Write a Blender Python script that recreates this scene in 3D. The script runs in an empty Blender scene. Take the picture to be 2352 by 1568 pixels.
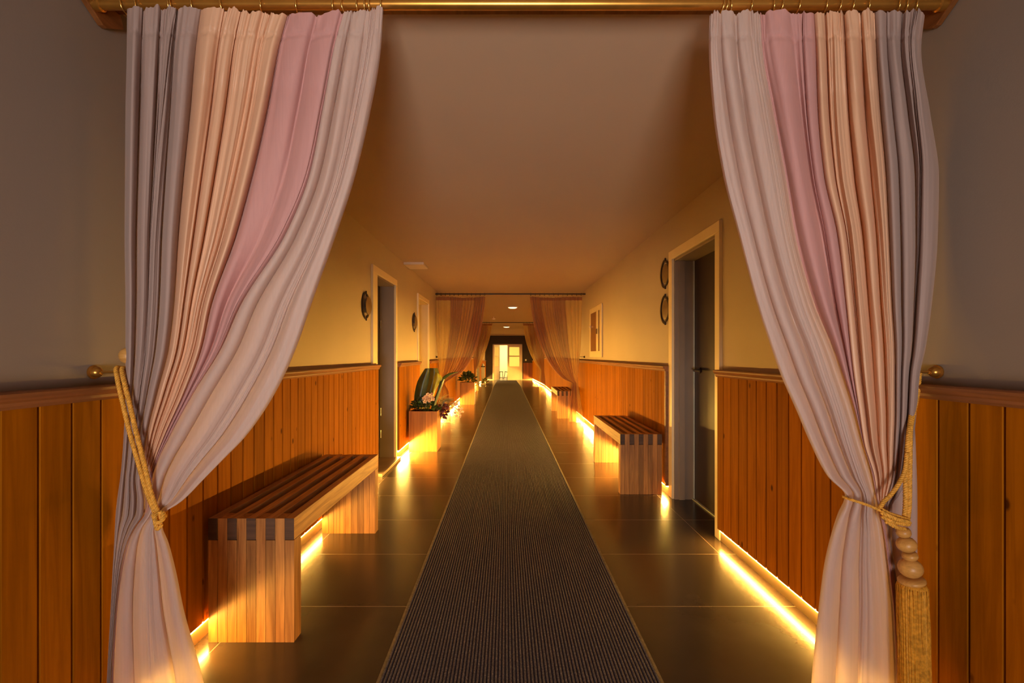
import bpy, bmesh, math, random
import numpy as np
from mathutils import Vector, Matrix

random.seed(7)
rng = np.random.default_rng(11)
PI = math.pi
SC = bpy.context.scene
COL = SC.collection
F = 1100.0
EYE = 1.2


def at(px, py, Y):
    """Point at distance Y from the viewpoint measured off the photograph."""
    return Vector(((px - 1168.0) * Y / F, Y, EYE - (py - 815.0) * Y / F))


def floor_z(y):
    return 0.0 if y <= 18 else -0.22 * min(1.0, (y - 18) / 9.0)


# --------------------------------------------------------------------------- materials
def new_mat(name):
    m = bpy.data.materials.new(name)
    m.use_nodes = True
    nt = m.node_tree
    nt.nodes.clear()
    out = nt.nodes.new('ShaderNodeOutputMaterial')
    return m, nt, out


def N(nt, typ, **kw):
    n = nt.nodes.new(typ)
    for k, v in kw.items():
        if k in n.inputs:
            n.inputs[k].default_value = v
        else:
            setattr(n, k, v)
    return n


def L(nt, a, b):
    nt.links.new(a, b)


def rgba(c):
    return (c[0], c[1], c[2], 1.0)


def principled(nt, out, color=None, rough=0.5, metal=0.0, spec=0.5):
    b = nt.nodes.new('ShaderNodeBsdfPrincipled')
    if color is not None:
        b.inputs['Base Color'].default_value = rgba(color)
    b.inputs['Roughness'].default_value = rough
    b.inputs['Metallic'].default_value = metal
    b.inputs['Specular IOR Level'].default_value = spec
    L(nt, b.outputs[0], out.inputs[0])
    return b


def ramp(nt, stops):
    r = nt.nodes.new('ShaderNodeValToRGB')
    el = r.color_ramp.elements
    while len(el) < len(stops):
        el.new(0.5)
    for e, (p, c) in zip(el, stops):
        e.position = p
        e.color = rgba(c)
    return r


def mottled(name, color, rough=0.5, metal=0.0, var=0.12, scale=6.0, spec=0.5, bump=0.0, bscale=80.0):
    m, nt, out = new_mat(name)
    b = principled(nt, out, color, rough, metal, spec)
    tc = N(nt, 'ShaderNodeTexCoord')
    nz = N(nt, 'ShaderNodeTexNoise', Scale=scale, Detail=3.0)
    L(nt, tc.outputs['Object'], nz.inputs['Vector'])
    r = ramp(nt, [(0.3, tuple(c * (1 - var) for c in color)), (0.7, tuple(min(1, c * (1 + var)) for c in color))])
    L(nt, nz.outputs[0], r.inputs[0])
    L(nt, r.outputs[0], b.inputs['Base Color'])
    if bump:
        n2 = N(nt, 'ShaderNodeTexNoise', Scale=bscale, Detail=4.0)
        L(nt, tc.outputs['Object'], n2.inputs['Vector'])
        bp = N(nt, 'ShaderNodeBump', Strength=bump, Distance=0.002)
        L(nt, n2.outputs[0], bp.inputs['Height'])
        L(nt, bp.outputs[0], b.inputs['Normal'])
    return m


def wood(name, dark, light, axis='Z', rough=0.5, knots=0.0, piece=0.35, freq=38.0, spec=0.4):
    """Grain runs along axis; every board has its own tone through the 'rnd' attribute."""
    m, nt, out = new_mat(name)
    b = principled(nt, out, light, rough, 0, spec)
    tc = N(nt, 'ShaderNodeTexCoord')
    at_ = N(nt, 'ShaderNodeAttribute', attribute_name='rnd')
    mul = N(nt, 'ShaderNodeMath', operation='MULTIPLY')
    mul.inputs[1].default_value = 37.0
    L(nt, at_.outputs['Fac'], mul.inputs[0])
    cmb = N(nt, 'ShaderNodeCombineXYZ')
    for i in range(3):
        L(nt, mul.outputs[0], cmb.inputs[i])
    add = N(nt, 'ShaderNodeVectorMath', operation='ADD')
    L(nt, tc.outputs['Object'], add.inputs[0])
    L(nt, cmb.outputs[0], add.inputs[1])
    sc = [freq, freq, freq]
    sc['XYZ'.index(axis)] = freq * 0.055
    mp = N(nt, 'ShaderNodeMapping')
    mp.inputs['Scale'].default_value = sc
    L(nt, add.outputs[0], mp.inputs[0])
    nz = N(nt, 'ShaderNodeTexNoise', Scale=1.0, Detail=6.0, Roughness=0.6, Distortion=0.7)
    L(nt, mp.outputs[0], nz.inputs['Vector'])
    r = ramp(nt, [(0.32, dark), (0.62, light)])
    L(nt, nz.outputs[0], r.inputs[0])
    # tone of the piece
    mr = N(nt, 'ShaderNodeMapRange')
    mr.inputs[3].default_value = 1 - piece
    mr.inputs[4].default_value = 1 + piece * 0.5
    L(nt, at_.outputs['Fac'], mr.inputs[0])
    vm = N(nt, 'ShaderNodeVectorMath', operation='SCALE')
    L(nt, r.outputs[0], vm.inputs[0])
    L(nt, mr.outputs[0], vm.inputs['Scale'])
    last = vm.outputs[0]
    if knots:
        ks = [8.0, 8.0, 8.0]
        ks['XYZ'.index(axis)] = 4.6
        mk = N(nt, 'ShaderNodeMapping')
        mk.inputs['Scale'].default_value = ks
        L(nt, add.outputs[0], mk.inputs[0])
        vo = N(nt, 'ShaderNodeTexVoronoi', Scale=1.0)
        L(nt, mk.outputs[0], vo.inputs['Vector'])
        kr = ramp(nt, [(knots * 0.45, (0.25, 0.2, 0.2)), (knots, (1, 1, 1))])
        L(nt, vo.outputs['Distance'], kr.inputs[0])
        v2 = N(nt, 'ShaderNodeVectorMath', operation='MULTIPLY')
        L(nt, last, v2.inputs[0])
        L(nt, kr.outputs[0], v2.inputs[1])
        last = v2.outputs[0]
    L(nt, last, b.inputs['Base Color'])
    bp = N(nt, 'ShaderNodeBump', Strength=0.25, Distance=0.001)
    L(nt, nz.outputs[0], bp.inputs['Height'])
    L(nt, bp.outputs[0], b.inputs['Normal'])
    return m


def emission(name, color, strength):
    m, nt, out = new_mat(name)
    e = N(nt, 'ShaderNodeEmission', Strength=strength)
    e.inputs['Color'].default_value = rgba(color)
    L(nt, e.outputs[0], out.inputs[0])
    return m


def fabric(name, color, rough=0.75, trans=0.35, clear=0.06, sheen=0.3, spec=0.2, streak=0.03):
    m, nt, out = new_mat(name)
    tc = N(nt, 'ShaderNodeTexCoord')
    mp = N(nt, 'ShaderNodeMapping')
    mp.inputs['Scale'].default_value = (160, 160, 5)
    L(nt, tc.outputs['Object'], mp.inputs[0])
    nz = N(nt, 'ShaderNodeTexNoise', Scale=1.0, Detail=3.0)
    L(nt, mp.outputs[0], nz.inputs['Vector'])
    r = ramp(nt, [(0.3, tuple(c * (1 - streak) for c in color)), (0.7, tuple(min(1, c * (1 + streak)) for c in color))])
    L(nt, nz.outputs[0], r.inputs[0])
    p = N(nt, 'ShaderNodeBsdfPrincipled')
    p.inputs['Roughness'].default_value = rough
    p.inputs['Specular IOR Level'].default_value = spec
    p.inputs['Sheen Weight'].default_value = sheen
    p.inputs['Sheen Roughness'].default_value = 0.4
    L(nt, r.outputs[0], p.inputs['Base Color'])
    t = N(nt, 'ShaderNodeBsdfTranslucent')
    L(nt, r.outputs[0], t.inputs['Color'])
    mx = N(nt, 'ShaderNodeMixShader', Fac=trans)
    L(nt, p.outputs[0], mx.inputs[1])
    L(nt, t.outputs[0], mx.inputs[2])
    tr = N(nt, 'ShaderNodeBsdfTransparent')
    m2 = N(nt, 'ShaderNodeMixShader', Fac=clear)
    L(nt, mx.outputs[0], m2.inputs[1])
    L(nt, tr.outputs[0], m2.inputs[2])
    L(nt, m2.outputs[0], out.inputs[0])
    return m


def floor_mat():
    m, nt, out = new_mat('floor_tiles')
    b = principled(nt, out, (0.1, 0.08, 0.06), 0.3, 0, 0.5)
    tc = N(nt, 'ShaderNodeTexCoord')
    sx = N(nt, 'ShaderNodeSeparateXYZ')
    L(nt, tc.outputs['Object'], sx.inputs[0])

    def seam(sock, size, off, half):
        a = N(nt, 'ShaderNodeMath', operation='ADD')
        a.inputs[1].default_value = off
        L(nt, sock, a.inputs[0])
        p = N(nt, 'ShaderNodeMath', operation='PINGPONG')
        p.inputs[1].default_value = size / 2
        L(nt, a.outputs[0], p.inputs[0])
        c = N(nt, 'ShaderNodeMath', operation='LESS_THAN')
        c.inputs[1].default_value = half
        L(nt, p.outputs[0], c.inputs[0])
        return c.outputs[0]
    s1 = seam(sx.outputs[0], 1.24, -1.275 + 1.24 * 10, 0.0015)
    s2 = seam(sx.outputs[1], 0.60, -2.287 + 0.6 * 20, 0.0018)
    mxs = N(nt, 'ShaderNodeMath', operation='MAXIMUM')
    L(nt, s1, mxs.inputs[0])
    L(nt, s2, mxs.inputs[1])
    nz = N(nt, 'ShaderNodeTexNoise', Scale=3.0, Detail=6.0, Roughness=0.6)
    L(nt, tc.outputs['Object'], nz.inputs['Vector'])
    r = ramp(nt, [(0.3, (0.048, 0.033, 0.024)), (0.55, (0.056, 0.039, 0.029)), (0.75, (0.065, 0.046, 0.035))])
    L(nt, nz.outputs[0], r.inputs[0])
    n2 = N(nt, 'ShaderNodeTexNoise', Scale=7.5, Detail=2.0)
    L(nt, tc.outputs['Object'], n2.inputs['Vector'])
    st = ramp(nt, [(0.74, (1, 1, 1)), (0.80, (0.7, 0.66, 0.6))])
    L(nt, n2.outputs[0], st.inputs[0])
    v = N(nt, 'ShaderNodeVectorMath', operation='MULTIPLY')
    L(nt, r.outputs[0], v.inputs[0])
    L(nt, st.outputs[0], v.inputs[1])
    mix = N(nt, 'ShaderNodeMix', data_type='RGBA')
    L(nt, mxs.outputs[0], mix.inputs[0])
    L(nt, v.outputs[0], mix.inputs[6])
    mix.inputs[7].default_value = (0.36, 0.28, 0.20, 1)
    L(nt, mix.outputs[2], b.inputs['Base Color'])
    rr = N(nt, 'ShaderNodeMapRange')
    rr.inputs[3].default_value = 0.17
    rr.inputs[4].default_value = 0.26
    L(nt, nz.outputs[0], rr.inputs[0])
    L(nt, rr.outputs[0], b.inputs['Roughness'])
    bp = N(nt, 'ShaderNodeBump', Strength=0.02, Distance=0.002)
    n3 = N(nt, 'ShaderNodeTexNoise', Scale=40.0, Detail=3.0)
    L(nt, tc.outputs['Object'], n3.inputs['Vector'])
    L(nt, n3.outputs[0], bp.inputs['Height'])
    L(nt, bp.outputs[0], b.inputs['Normal'])
    return m


def carpet_mat():
    m, nt, out = new_mat('runner_pile')
    b = principled(nt, out, (0.06, 0.05, 0.055), 0.95, 0, 0.1)
    tc = N(nt, 'ShaderNodeTexCoord')
    mp = N(nt, 'ShaderNodeMapping')
    mp.inputs['Scale'].default_value = (260, 120, 260)
    L(nt, tc.outputs['Object'], mp.inputs[0])
    nz = N(nt, 'ShaderNodeTexNoise', Scale=1.0, Detail=3.0, Roughness=0.7)
    L(nt, mp.outputs[0], nz.inputs['Vector'])
    r = ramp(nt, [(0.35, (0.08, 0.074, 0.10)), (0.55, (0.14, 0.128, 0.165)), (0.72, (0.30, 0.28, 0.34))])
    L(nt, nz.outputs[0], r.inputs[0])
    # dark valleys between the ribs
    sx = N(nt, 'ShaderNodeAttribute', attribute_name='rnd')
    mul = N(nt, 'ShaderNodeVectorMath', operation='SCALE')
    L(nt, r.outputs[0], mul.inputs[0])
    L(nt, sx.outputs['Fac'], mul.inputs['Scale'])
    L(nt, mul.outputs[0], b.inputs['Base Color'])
    return m


M = {}
M['wall'] = mottled('wall_paint', (0.51, 0.405, 0.275), 0.62, var=0.03, scale=2.0, spec=0.3, bump=0.1, bscale=180)
M['wall_shaded'] = mottled('shaded_wall_paint', (0.27, 0.225, 0.19), 0.65, var=0.03, scale=2.0, spec=0.2, bump=0.1, bscale=180)  # wall paint darkened for the near stretch, shade put into the colour
M['ceiling'] = mottled('ceiling_paint', (0.51, 0.385, 0.27), 0.7, var=0.02, scale=1.0, spec=0.2)
M['endwall'] = mottled('dark_end_wall', (0.035, 0.02, 0.018), 0.7, var=0.1)
M['pine'] = wood('orange_pine', (0.265, 0.081, 0.001), (0.385, 0.125, 0.002), 'Z', 0.6, spec=0.03, knots=0.10, piece=0.20)
M['redpine'] = wood('red_pine', (0.20, 0.05, 0.015), (0.30, 0.08, 0.02), 'Z', 0.5)
M['rail'] = wood('rail_wood', (0.18, 0.06, 0.014), (0.29, 0.105, 0.028), 'Y', 0.4)
M['groove'] = mottled('groove_shadow', (0.10, 0.032, 0.008), 0.7)
M['base'] = mottled('skirting_tile', (0.30, 0.22, 0.12), 0.35, var=0.1)
M['teak_y'] = wood('teak_long_grain', (0.32, 0.145, 0.042), (0.60, 0.31, 0.10), 'Y', 0.45, piece=0.25, freq=45)
M['teak_z'] = wood('teak_upright_grain', (0.24, 0.09, 0.02), (0.47, 0.21, 0.055), 'Z', 0.45, piece=0.35, freq=42, knots=0.07)
M['teak_end'] = wood('teak_end_grain', (0.055, 0.026, 0.014), (0.10, 0.05, 0.026), 'X', 0.6, piece=0.3)
M['planter'] = wood('planter_wood', (0.26, 0.095, 0.016), (0.43, 0.18, 0.034), 'Z', 0.45, piece=0.3, freq=26)
M['casing'] = mottled('cream_casing', (0.86, 0.70, 0.42), 0.35, var=0.03)
M['jamb'] = mottled('grey_brown_jamb', (0.30, 0.225, 0.165), 0.45, var=0.06)
M['jamb_lit'] = mottled('led_lit_jamb', (0.60, 0.47, 0.24), 0.5, var=0.05)  # yellow strip light painted into the second doorway's jamb and leaf
M['leaf_dark'] = mottled('dark_door', (0.030, 0.015, 0.012), 0.42, var=0.1, spec=0.6)
M['sill'] = mottled('pale_stone_sill', (0.42, 0.33, 0.22), 0.35, var=0.12)
M['seal'] = mottled('pale_door_edge', (0.55, 0.58, 0.50), 0.4)
M['metal'] = mottled('dull_steel', (0.35, 0.32, 0.28), 0.35, metal=1.0)
M['black'] = mottled('black_metal', (0.025, 0.014, 0.012), 0.35, metal=0.3)
M['bronze'] = mottled('bronze_disc', (0.20, 0.12, 0.045), 0.5, metal=0.1)
M['brass'] = mottled('antique_brass', (0.56, 0.27, 0.05), 0.3, metal=0.85, var=0.12, scale=14)
M['gold'] = mottled('bright_brass', (0.85, 0.55, 0.16), 0.22, metal=1.0, var=0.05)
M['beadwood'] = wood('bead_wood', (0.50, 0.24, 0.055), (0.66, 0.35, 0.09), 'X', 0.4, freq=90)
M['cord'] = mottled('gold_cord', (0.66, 0.33, 0.045), 0.6, var=0.3, scale=120, spec=0.3)
M['tassel'] = mottled('gold_fringe', (0.56, 0.25, 0.022), 0.7, var=0.3, scale=90, spec=0.15)
M['lilac'] = fabric('lilac_voile', (0.48, 0.36, 0.325), 0.7, 0.30, 0.0)
M['peach'] = fabric('peach_satin', (0.76, 0.47, 0.30), 0.45, 0.20, 0.0, 0.1, 0.4, 0.02)
M['pink'] = fabric('pink_voile', (0.63, 0.35, 0.335), 0.7, 0.30, 0.0)
M['white'] = fabric('white_voile', (0.72, 0.575, 0.52), 0.7, 0.5, 0.0)
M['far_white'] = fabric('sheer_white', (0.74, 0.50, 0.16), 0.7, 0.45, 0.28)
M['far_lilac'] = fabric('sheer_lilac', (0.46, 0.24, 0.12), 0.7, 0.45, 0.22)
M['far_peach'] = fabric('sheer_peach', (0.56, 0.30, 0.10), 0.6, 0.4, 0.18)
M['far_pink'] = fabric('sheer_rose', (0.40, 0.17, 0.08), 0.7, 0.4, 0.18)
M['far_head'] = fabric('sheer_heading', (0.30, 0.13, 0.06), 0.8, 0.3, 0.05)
M['led'] = emission('warm_led', (1.0, 0.545, 0.095), 3500.0)
M['led_deep'] = emission('deep_warm_led', (1.0, 0.545, 0.095), 1700.0)
M['led_lip'] = emission('warm_led_lip', (1.0, 0.545, 0.095), 190.0)
M['led_lip_near'] = emission('dimmer_warm_led_lip', (1.0, 0.545, 0.095), 70.0)
M['led_strong'] = emission('strong_warm_led', (1.0, 0.545, 0.095), 7200.0)
M['led_near'] = emission('dimmer_warm_led', (1.0, 0.545, 0.095), 640.0)
M['lamp'] = emission('lamp_glow', (1.0, 0.78, 0.40), 2.4)
M['room_lamp'] = emission('room_lamp_glow', (1.0, 0.72, 0.30), 70.0)
M['roomwall'] = mottled('room_white', (0.8, 0.74, 0.55), 0.6, var=0.02)
M['doorwhite'] = mottled('white_door_paint', (0.75, 0.60, 0.42), 0.4, var=0.03)
M['runner'] = carpet_mat()
M['binding'] = mottled('runner_edge', (0.17, 0.13, 0.09), 0.8, var=0.3, scale=60)
M['floor'] = floor_mat()
M['leafgreen'] = mottled('dark_green_leaf', (0.035, 0.06, 0.015), 0.35, var=0.4, scale=9, spec=0.6)
M['olive'] = mottled('olive_leaf', (0.10, 0.10, 0.012), 0.38, var=0.3, scale=12, spec=0.6)
M['yellowgreen'] = mottled('yellow_green_leaf', (0.34, 0.31, 0.02), 0.4, var=0.35, scale=14, spec=0.5)
M['bush'] = mottled('bush_leaf', (0.045, 0.095, 0.03), 0.4, var=0.5, scale=20, spec=0.6)
M['grassgold'] = mottled('golden_grass', (0.34, 0.24, 0.05), 0.6, var=0.3, scale=20)
M['redleaf'] = mottled('dark_red_leaf', (0.09, 0.014, 0.012), 0.45, var=0.3, scale=12)
M['petal'] = mottled('cream_petal', (0.85, 0.62, 0.40), 0.5, var=0.1, scale=20)
M['petalpink'] = mottled('pale_pink_petal', (0.85, 0.62, 0.52), 0.5, var=0.1, scale=20)
M['pollen'] = mottled('orange_flower_heart', (0.65, 0.25, 0.03), 0.6)
M['soil'] = mottled('dark_soil', (0.02, 0.012, 0.01), 0.9, var=0.3, scale=40)
M['cream'] = mottled('cream_lacquer', (0.72, 0.58, 0.34), 0.4, var=0.04)
M['brownpane'] = mottled('brown_glass', (0.20, 0.075, 0.03), 0.18, var=0.25, scale=9)
M['olivepane'] = mottled('olive_glass', (0.17, 0.10, 0.03), 0.2, var=0.2, scale=9)
M['plastic'] = mottled('white_plastic', (0.8, 0.76, 0.70), 0.4, var=0.02)
M['ceilpanel'] = mottled('ceiling_panel_white', (0.68, 0.56, 0.45), 0.5, var=0.02)


def glass_mat():
    m, nt, out = new_mat('frosted_glass')
    p = N(nt, 'ShaderNodeBsdfPrincipled')
    p.inputs['Base Color'].default_value = (0.9, 0.8, 0.55, 1)
    p.inputs['Roughness'].default_value = 0.4
    t = N(nt, 'ShaderNodeBsdfTranslucent')
    t.inputs['Color'].default_value = (0.95, 0.85, 0.55, 1)
    mx = N(nt, 'ShaderNodeMixShader', Fac=0.75)
    L(nt, p.outputs[0], mx.inputs[1])
    L(nt, t.outputs[0], mx.inputs[2])
    L(nt, mx.outputs[0], out.inputs[0])
    return m


M['frost'] = glass_mat()


# --------------------------------------------------------------------------- mesh building
class MB:
    def __init__(self):
        self.v, self.f, self.mi, self.r = [], [], [], []
        self.mats = []

    def mat(self, m):
        if m not in self.mats:
            self.mats.append(m)
        return self.mats.index(m)

    def add(self, verts, faces, m, rnd=0.5):
        b = len(self.v)
        self.v += [tuple(p) for p in verts]
        if isinstance(rnd, (int, float)):
            self.r += [rnd] * len(verts)
        else:
            self.r += list(rnd)
        k = self.mat(m)
        for f in faces:
            self.f.append(tuple(b + i for i in f))
            self.mi.append(k)

    def box(self, x0, x1, y0, y1, z0, z1, m, rnd=0.5, endm=None):
        x0, x1 = min(x0, x1), max(x0, x1)
        y0, y1 = min(y0, y1), max(y0, y1)
        z0, z1 = min(z0, z1), max(z0, z1)
        v = [(x, y, z) for x in (x0, x1) for y in (y0, y1) for z in (z0, z1)]
        f = [(0, 1, 3, 2), (4, 6, 7, 5), (2, 3, 7, 6), (0, 2, 6, 4), (1, 5, 7, 3)]
        self.add(v, f, m, rnd)
        self.add(v, [(0, 4, 5, 1)], endm or m, rnd)

    def prism(self, poly, axis, a0, a1, m, rnd=0.5):
        """poly: 2-D points in the plane of the two other axes, extruded along axis."""
        n = len(poly)
        ax = 'XYZ'.index(axis)
        oth = [i for i in range(3) if i != ax]
        v = []
        for a in (a0, a1):
            for p in poly:
                q = [0, 0, 0]
                q[ax] = a
                q[oth[0]], q[oth[1]] = p
                v.append(tuple(q))
        f = [tuple(range(n)), tuple(range(2 * n - 1, n - 1, -1))]
        f += [(i, i + n, (i + 1) % n + n, (i + 1) % n) for i in range(n)]
        self.add(v, f, m, rnd)

    def tube(self, pts, r, m, sides=10, rnd=0.5, caps=True, closed=False):
        pts = [Vector(p) for p in pts]
        n = len(pts)
        rr = r if isinstance(r, (list, tuple)) else [r] * n
        v, f = [], []
        up = None
        for i in range(n):
            if closed:
                t = pts[(i + 1) % n] - pts[i - 1]
            else:
                t = pts[min(i + 1, n - 1)] - pts[max(i - 1, 0)]
            t.normalize()
            if up is None:
                up = t.orthogonal().normalized()
            else:
                up = (up - t * up.dot(t))
                up = up.normalized() if up.length > 1e-6 else t.orthogonal().normalized()
            b = t.cross(up)
            for k in range(sides):
                a = 2 * PI * k / sides
                v.append(pts[i] + (up * math.cos(a) + b * math.sin(a)) * rr[i])
        for i in range(n if closed else n - 1):
            j = (i + 1) % n
            for k in range(sides):
                k2 = (k + 1) % sides
                f.append((i * sides + k, i * sides + k2, j * sides + k2, j * sides + k))
        if caps and not closed:
            f.append(tuple(range(sides - 1, -1, -1)))
            f.append(tuple((n - 1) * sides + k for k in range(sides)))
        self.add(v, f, m, rnd)

    def lathe(self, prof, c, m, axis=(0, 0, 1), sides=28, flute=0.0, nfl=0, rnd=0.5):
        """prof: (radius, height) list turned about axis through c."""
        ax = Vector(axis).normalized()
        u = ax.orthogonal().normalized()
        w = ax.cross(u)
        c = Vector(c)
        v, f = [], []
        n = len(prof)
        for (r, h) in prof:
            for k in range(sides):
                a = 2 * PI * k / sides
                rf = r * (1 + (flute * math.cos(nfl * a) if nfl else 0))
                v.append(c + ax * h + (u * math.cos(a) + w * math.sin(a)) * rf)
        for i in range(n - 1):
            for k in range(sides):
                k2 = (k + 1) % sides
                f.append((i * sides + k, i * sides + k2, (i + 1) * sides + k2, (i + 1) * sides + k))
        f.append(tuple(range(sides - 1, -1, -1)))
        f.append(tuple((n - 1) * sides + k for k in range(sides)))
        self.add(v, f, m, rnd)

    def ball(self, c, r, m, sz=(1, 1, 1), seg=18, rnd=0.5, axis=(0, 0, 1)):
        prof = [(max(1e-4, math.sin(PI * i / 12)) * r * sz[0], -math.cos(PI * i / 12) * r * sz[2]) for i in range(13)]
        self.lathe(prof, c, m, axis, seg, rnd=rnd)

    def grid(self, P, m, rnd=0.5):
        """P[i][j] rows of points."""
        R, C = len(P), len(P[0])
        v = [p for row in P for p in row]
        f = [(i * C + j, i * C + j + 1, (i + 1) * C + j + 1, (i + 1) * C + j) for i in range(R - 1) for j in range(C - 1)]
        self.add(v, f, m, rnd)

    def build(self, name, parent=None, smooth=False, bevel=0.0, angle=None):
        me = bpy.data.meshes.new(name)
        loc = Vector((0, 0, 0))
        me.from_pydata(self.v, [], self.f)
        for m in self.mats:
            me.materials.append(m)
        me.polygons.foreach_set('material_index', self.mi)
        a = me.attributes.new('rnd', 'FLOAT', 'POINT')
        a.data.foreach_set('value', self.r)
        if smooth:
            me.polygons.foreach_set('use_smooth', [True] * len(me.polygons))
        me.update()
        o = bpy.data.objects.new(name, me)
        COL.objects.link(o)
        if parent is not None:
            o.parent = parent
        if bevel:
            b = o.modifiers.new('edge', 'BEVEL')
            b.width = bevel
            b.segments = 2
            b.limit_method = 'ANGLE'
            b.angle_limit = math.radians(40)
        if smooth and angle:
            try:
                me.set_sharp_from_angle(angle=math.radians(angle))
            except Exception:
                pass
        return o


def empty(name, loc=(0, 0, 0), rotz=0.0):
    o = bpy.data.objects.new(name, None)
    o.location = loc
    o.rotation_euler = (0, 0, rotz)
    o.empty_display_size = 0.1
    COL.objects.link(o)
    return o


def tag(o, label=None, cat=None, group=None, kind=None):
    if label:
        o['label'] = label
    if cat:
        o['category'] = cat
    if group:
        o['group'] = group
    if kind:
        o['kind'] = kind
    return o


def struct(o):
    o['kind'] = 'structure'
    return o


def copy_tree(o, parent=None):
    c = o.copy()
    COL.objects.link(c)
    if parent is not None:
        c.parent = parent
    for ch in list(o.children):
        copy_tree(ch, c)
    return c


# --------------------------------------------------------------------------- room shell
XL, XR = -1.315, 1.385          # painted wall faces
WL, WR = -1.275, 1.345          # wainscot faces
SL, SR = -1.298, 1.370          # skirting faces
CEIL = 2.36
Y0, YE = -2.6, 27.0
RAIL = 1.105

mb = MB()
for (a, b) in ((Y0, 18.0), (18.0, YE), (YE, 31.0)):
    za, zb = floor_z(a), floor_z(b)
    x0, x1 = (-1.62, 1.72)
    v = [(x0, a, za), (x1, a, za), (x1, b, zb), (x0, b, zb), (x0, a, za - 0.15), (x1, a, za - 0.15), (x1, b, zb - 0.15), (x0, b, zb - 0.15)]
    mb.add(v, [(0, 1, 2, 3), (4, 7, 6, 5), (0, 4, 5, 1), (1, 5, 6, 2), (2, 6, 7, 3), (3, 7, 4, 0)], M['floor'])
struct(mb.build('floor'))
mb = MB()
mb.box(-1.62, 1.72, Y0, YE, CEIL, CEIL + 0.12, M['ceiling'])
struct(mb.build('ceiling'))

DOOR_L1 = (4.735, 5.50, 2.0)
DOOR_L2 = (6.94, 7.78, 2.03)
DOOR_L3 = (19.2, 21.2, 1.82)
DOOR_R = (3.17, 4.0, 2.0)
TH = 0.16


def side_wall(name, xa, xb, doors, dark=None):
    mb = MB()
    y = 1.75
    mb.box(xa, xb, Y0, y, -0.3, CEIL, M['wall_shaded'])
    for (a, b, z) in doors:
        mb.box(xa, xb, y, a, -0.3, CEIL, M['wall'])
        mb.box(xa, xb, a, b, z, CEIL, M['wall'])
        y = b
    mb.box(xa, xb, y, YE, -0.3, CEIL, M['wall'])
    return struct(mb.build(name))


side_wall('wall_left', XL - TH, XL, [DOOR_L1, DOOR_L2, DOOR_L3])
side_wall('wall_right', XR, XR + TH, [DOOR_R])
mb = MB()
mb.box(-1.62, 1.72, Y0 - 0.1, Y0, -0.15, CEIL + 0.1, M['wall'])
struct(mb.build('wall_back'))

# end wall with the double door opening
EX0, EX1 = at(1131.5, 0, YE).x, at(1199.5, 0, YE).x
EZ0, EZ1 = floor_z(YE), at(0, 790, YE).z
mb = MB()
mb.box(-1.62, EX0, YE, YE + 0.14, -0.4, CEIL, M['endwall'])
mb.box(EX1, 1.72, YE, YE + 0.14, -0.4, CEIL, M['endwall'])
mb.box(EX0, EX1, YE, YE + 0.14, EZ1, CEIL, M['endwall'])
struct(mb.build('wall_end'))
mb = MB()
mb.box(XL, XR, YE - 0.25, YE, at(0, 770.5, YE).z, CEIL, M['ceiling'])
struct(mb.build('trim_header_beam')).name = 'trim_1'
mb = MB()                                             # red-brown panelling beside the far door
for i in range(6):
    xa = EX1 + 0.05 + i * 0.1
    mb.box(xa + 0.002, min(xa + 0.098, WR), YE - 0.03, YE - 0.001, EZ0 + 0.09, at(0, 833, YE).z, M['redpine'], random.random())
struct(mb.build('trim_2'))
mb = MB()
mb.box(XL, EX0, YE - 0.02, YE - 0.001, EZ0, EZ0 + 0.05, M['doorwhite'])
mb.box(EX1, XR, YE - 0.02, YE - 0.001, EZ0, EZ0 + 0.075, M['base'])
struct(mb.build('baseboard_end'))

# lit room behind the double door
mb = MB()
RY = 31.0
mb.box(-1.62, 1.72, RY, RY + 0.1, -0.4, CEIL, M['roomwall'])
mb.box(-1.72, -1.62, YE + 0.14, RY, -0.4, CEIL, M['roomwall'])
mb.box(1.72, 1.82, YE + 0.14, RY, -0.4, CEIL, M['roomwall'])
mb.box(-1.62, 1.72, YE + 0.14, RY, CEIL, CEIL + 0.1, M['roomwall'])
struct(mb.build('wall_far_room'))


# wainscot -------------------------------------------------------------------
PITCH = 0.1


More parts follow.
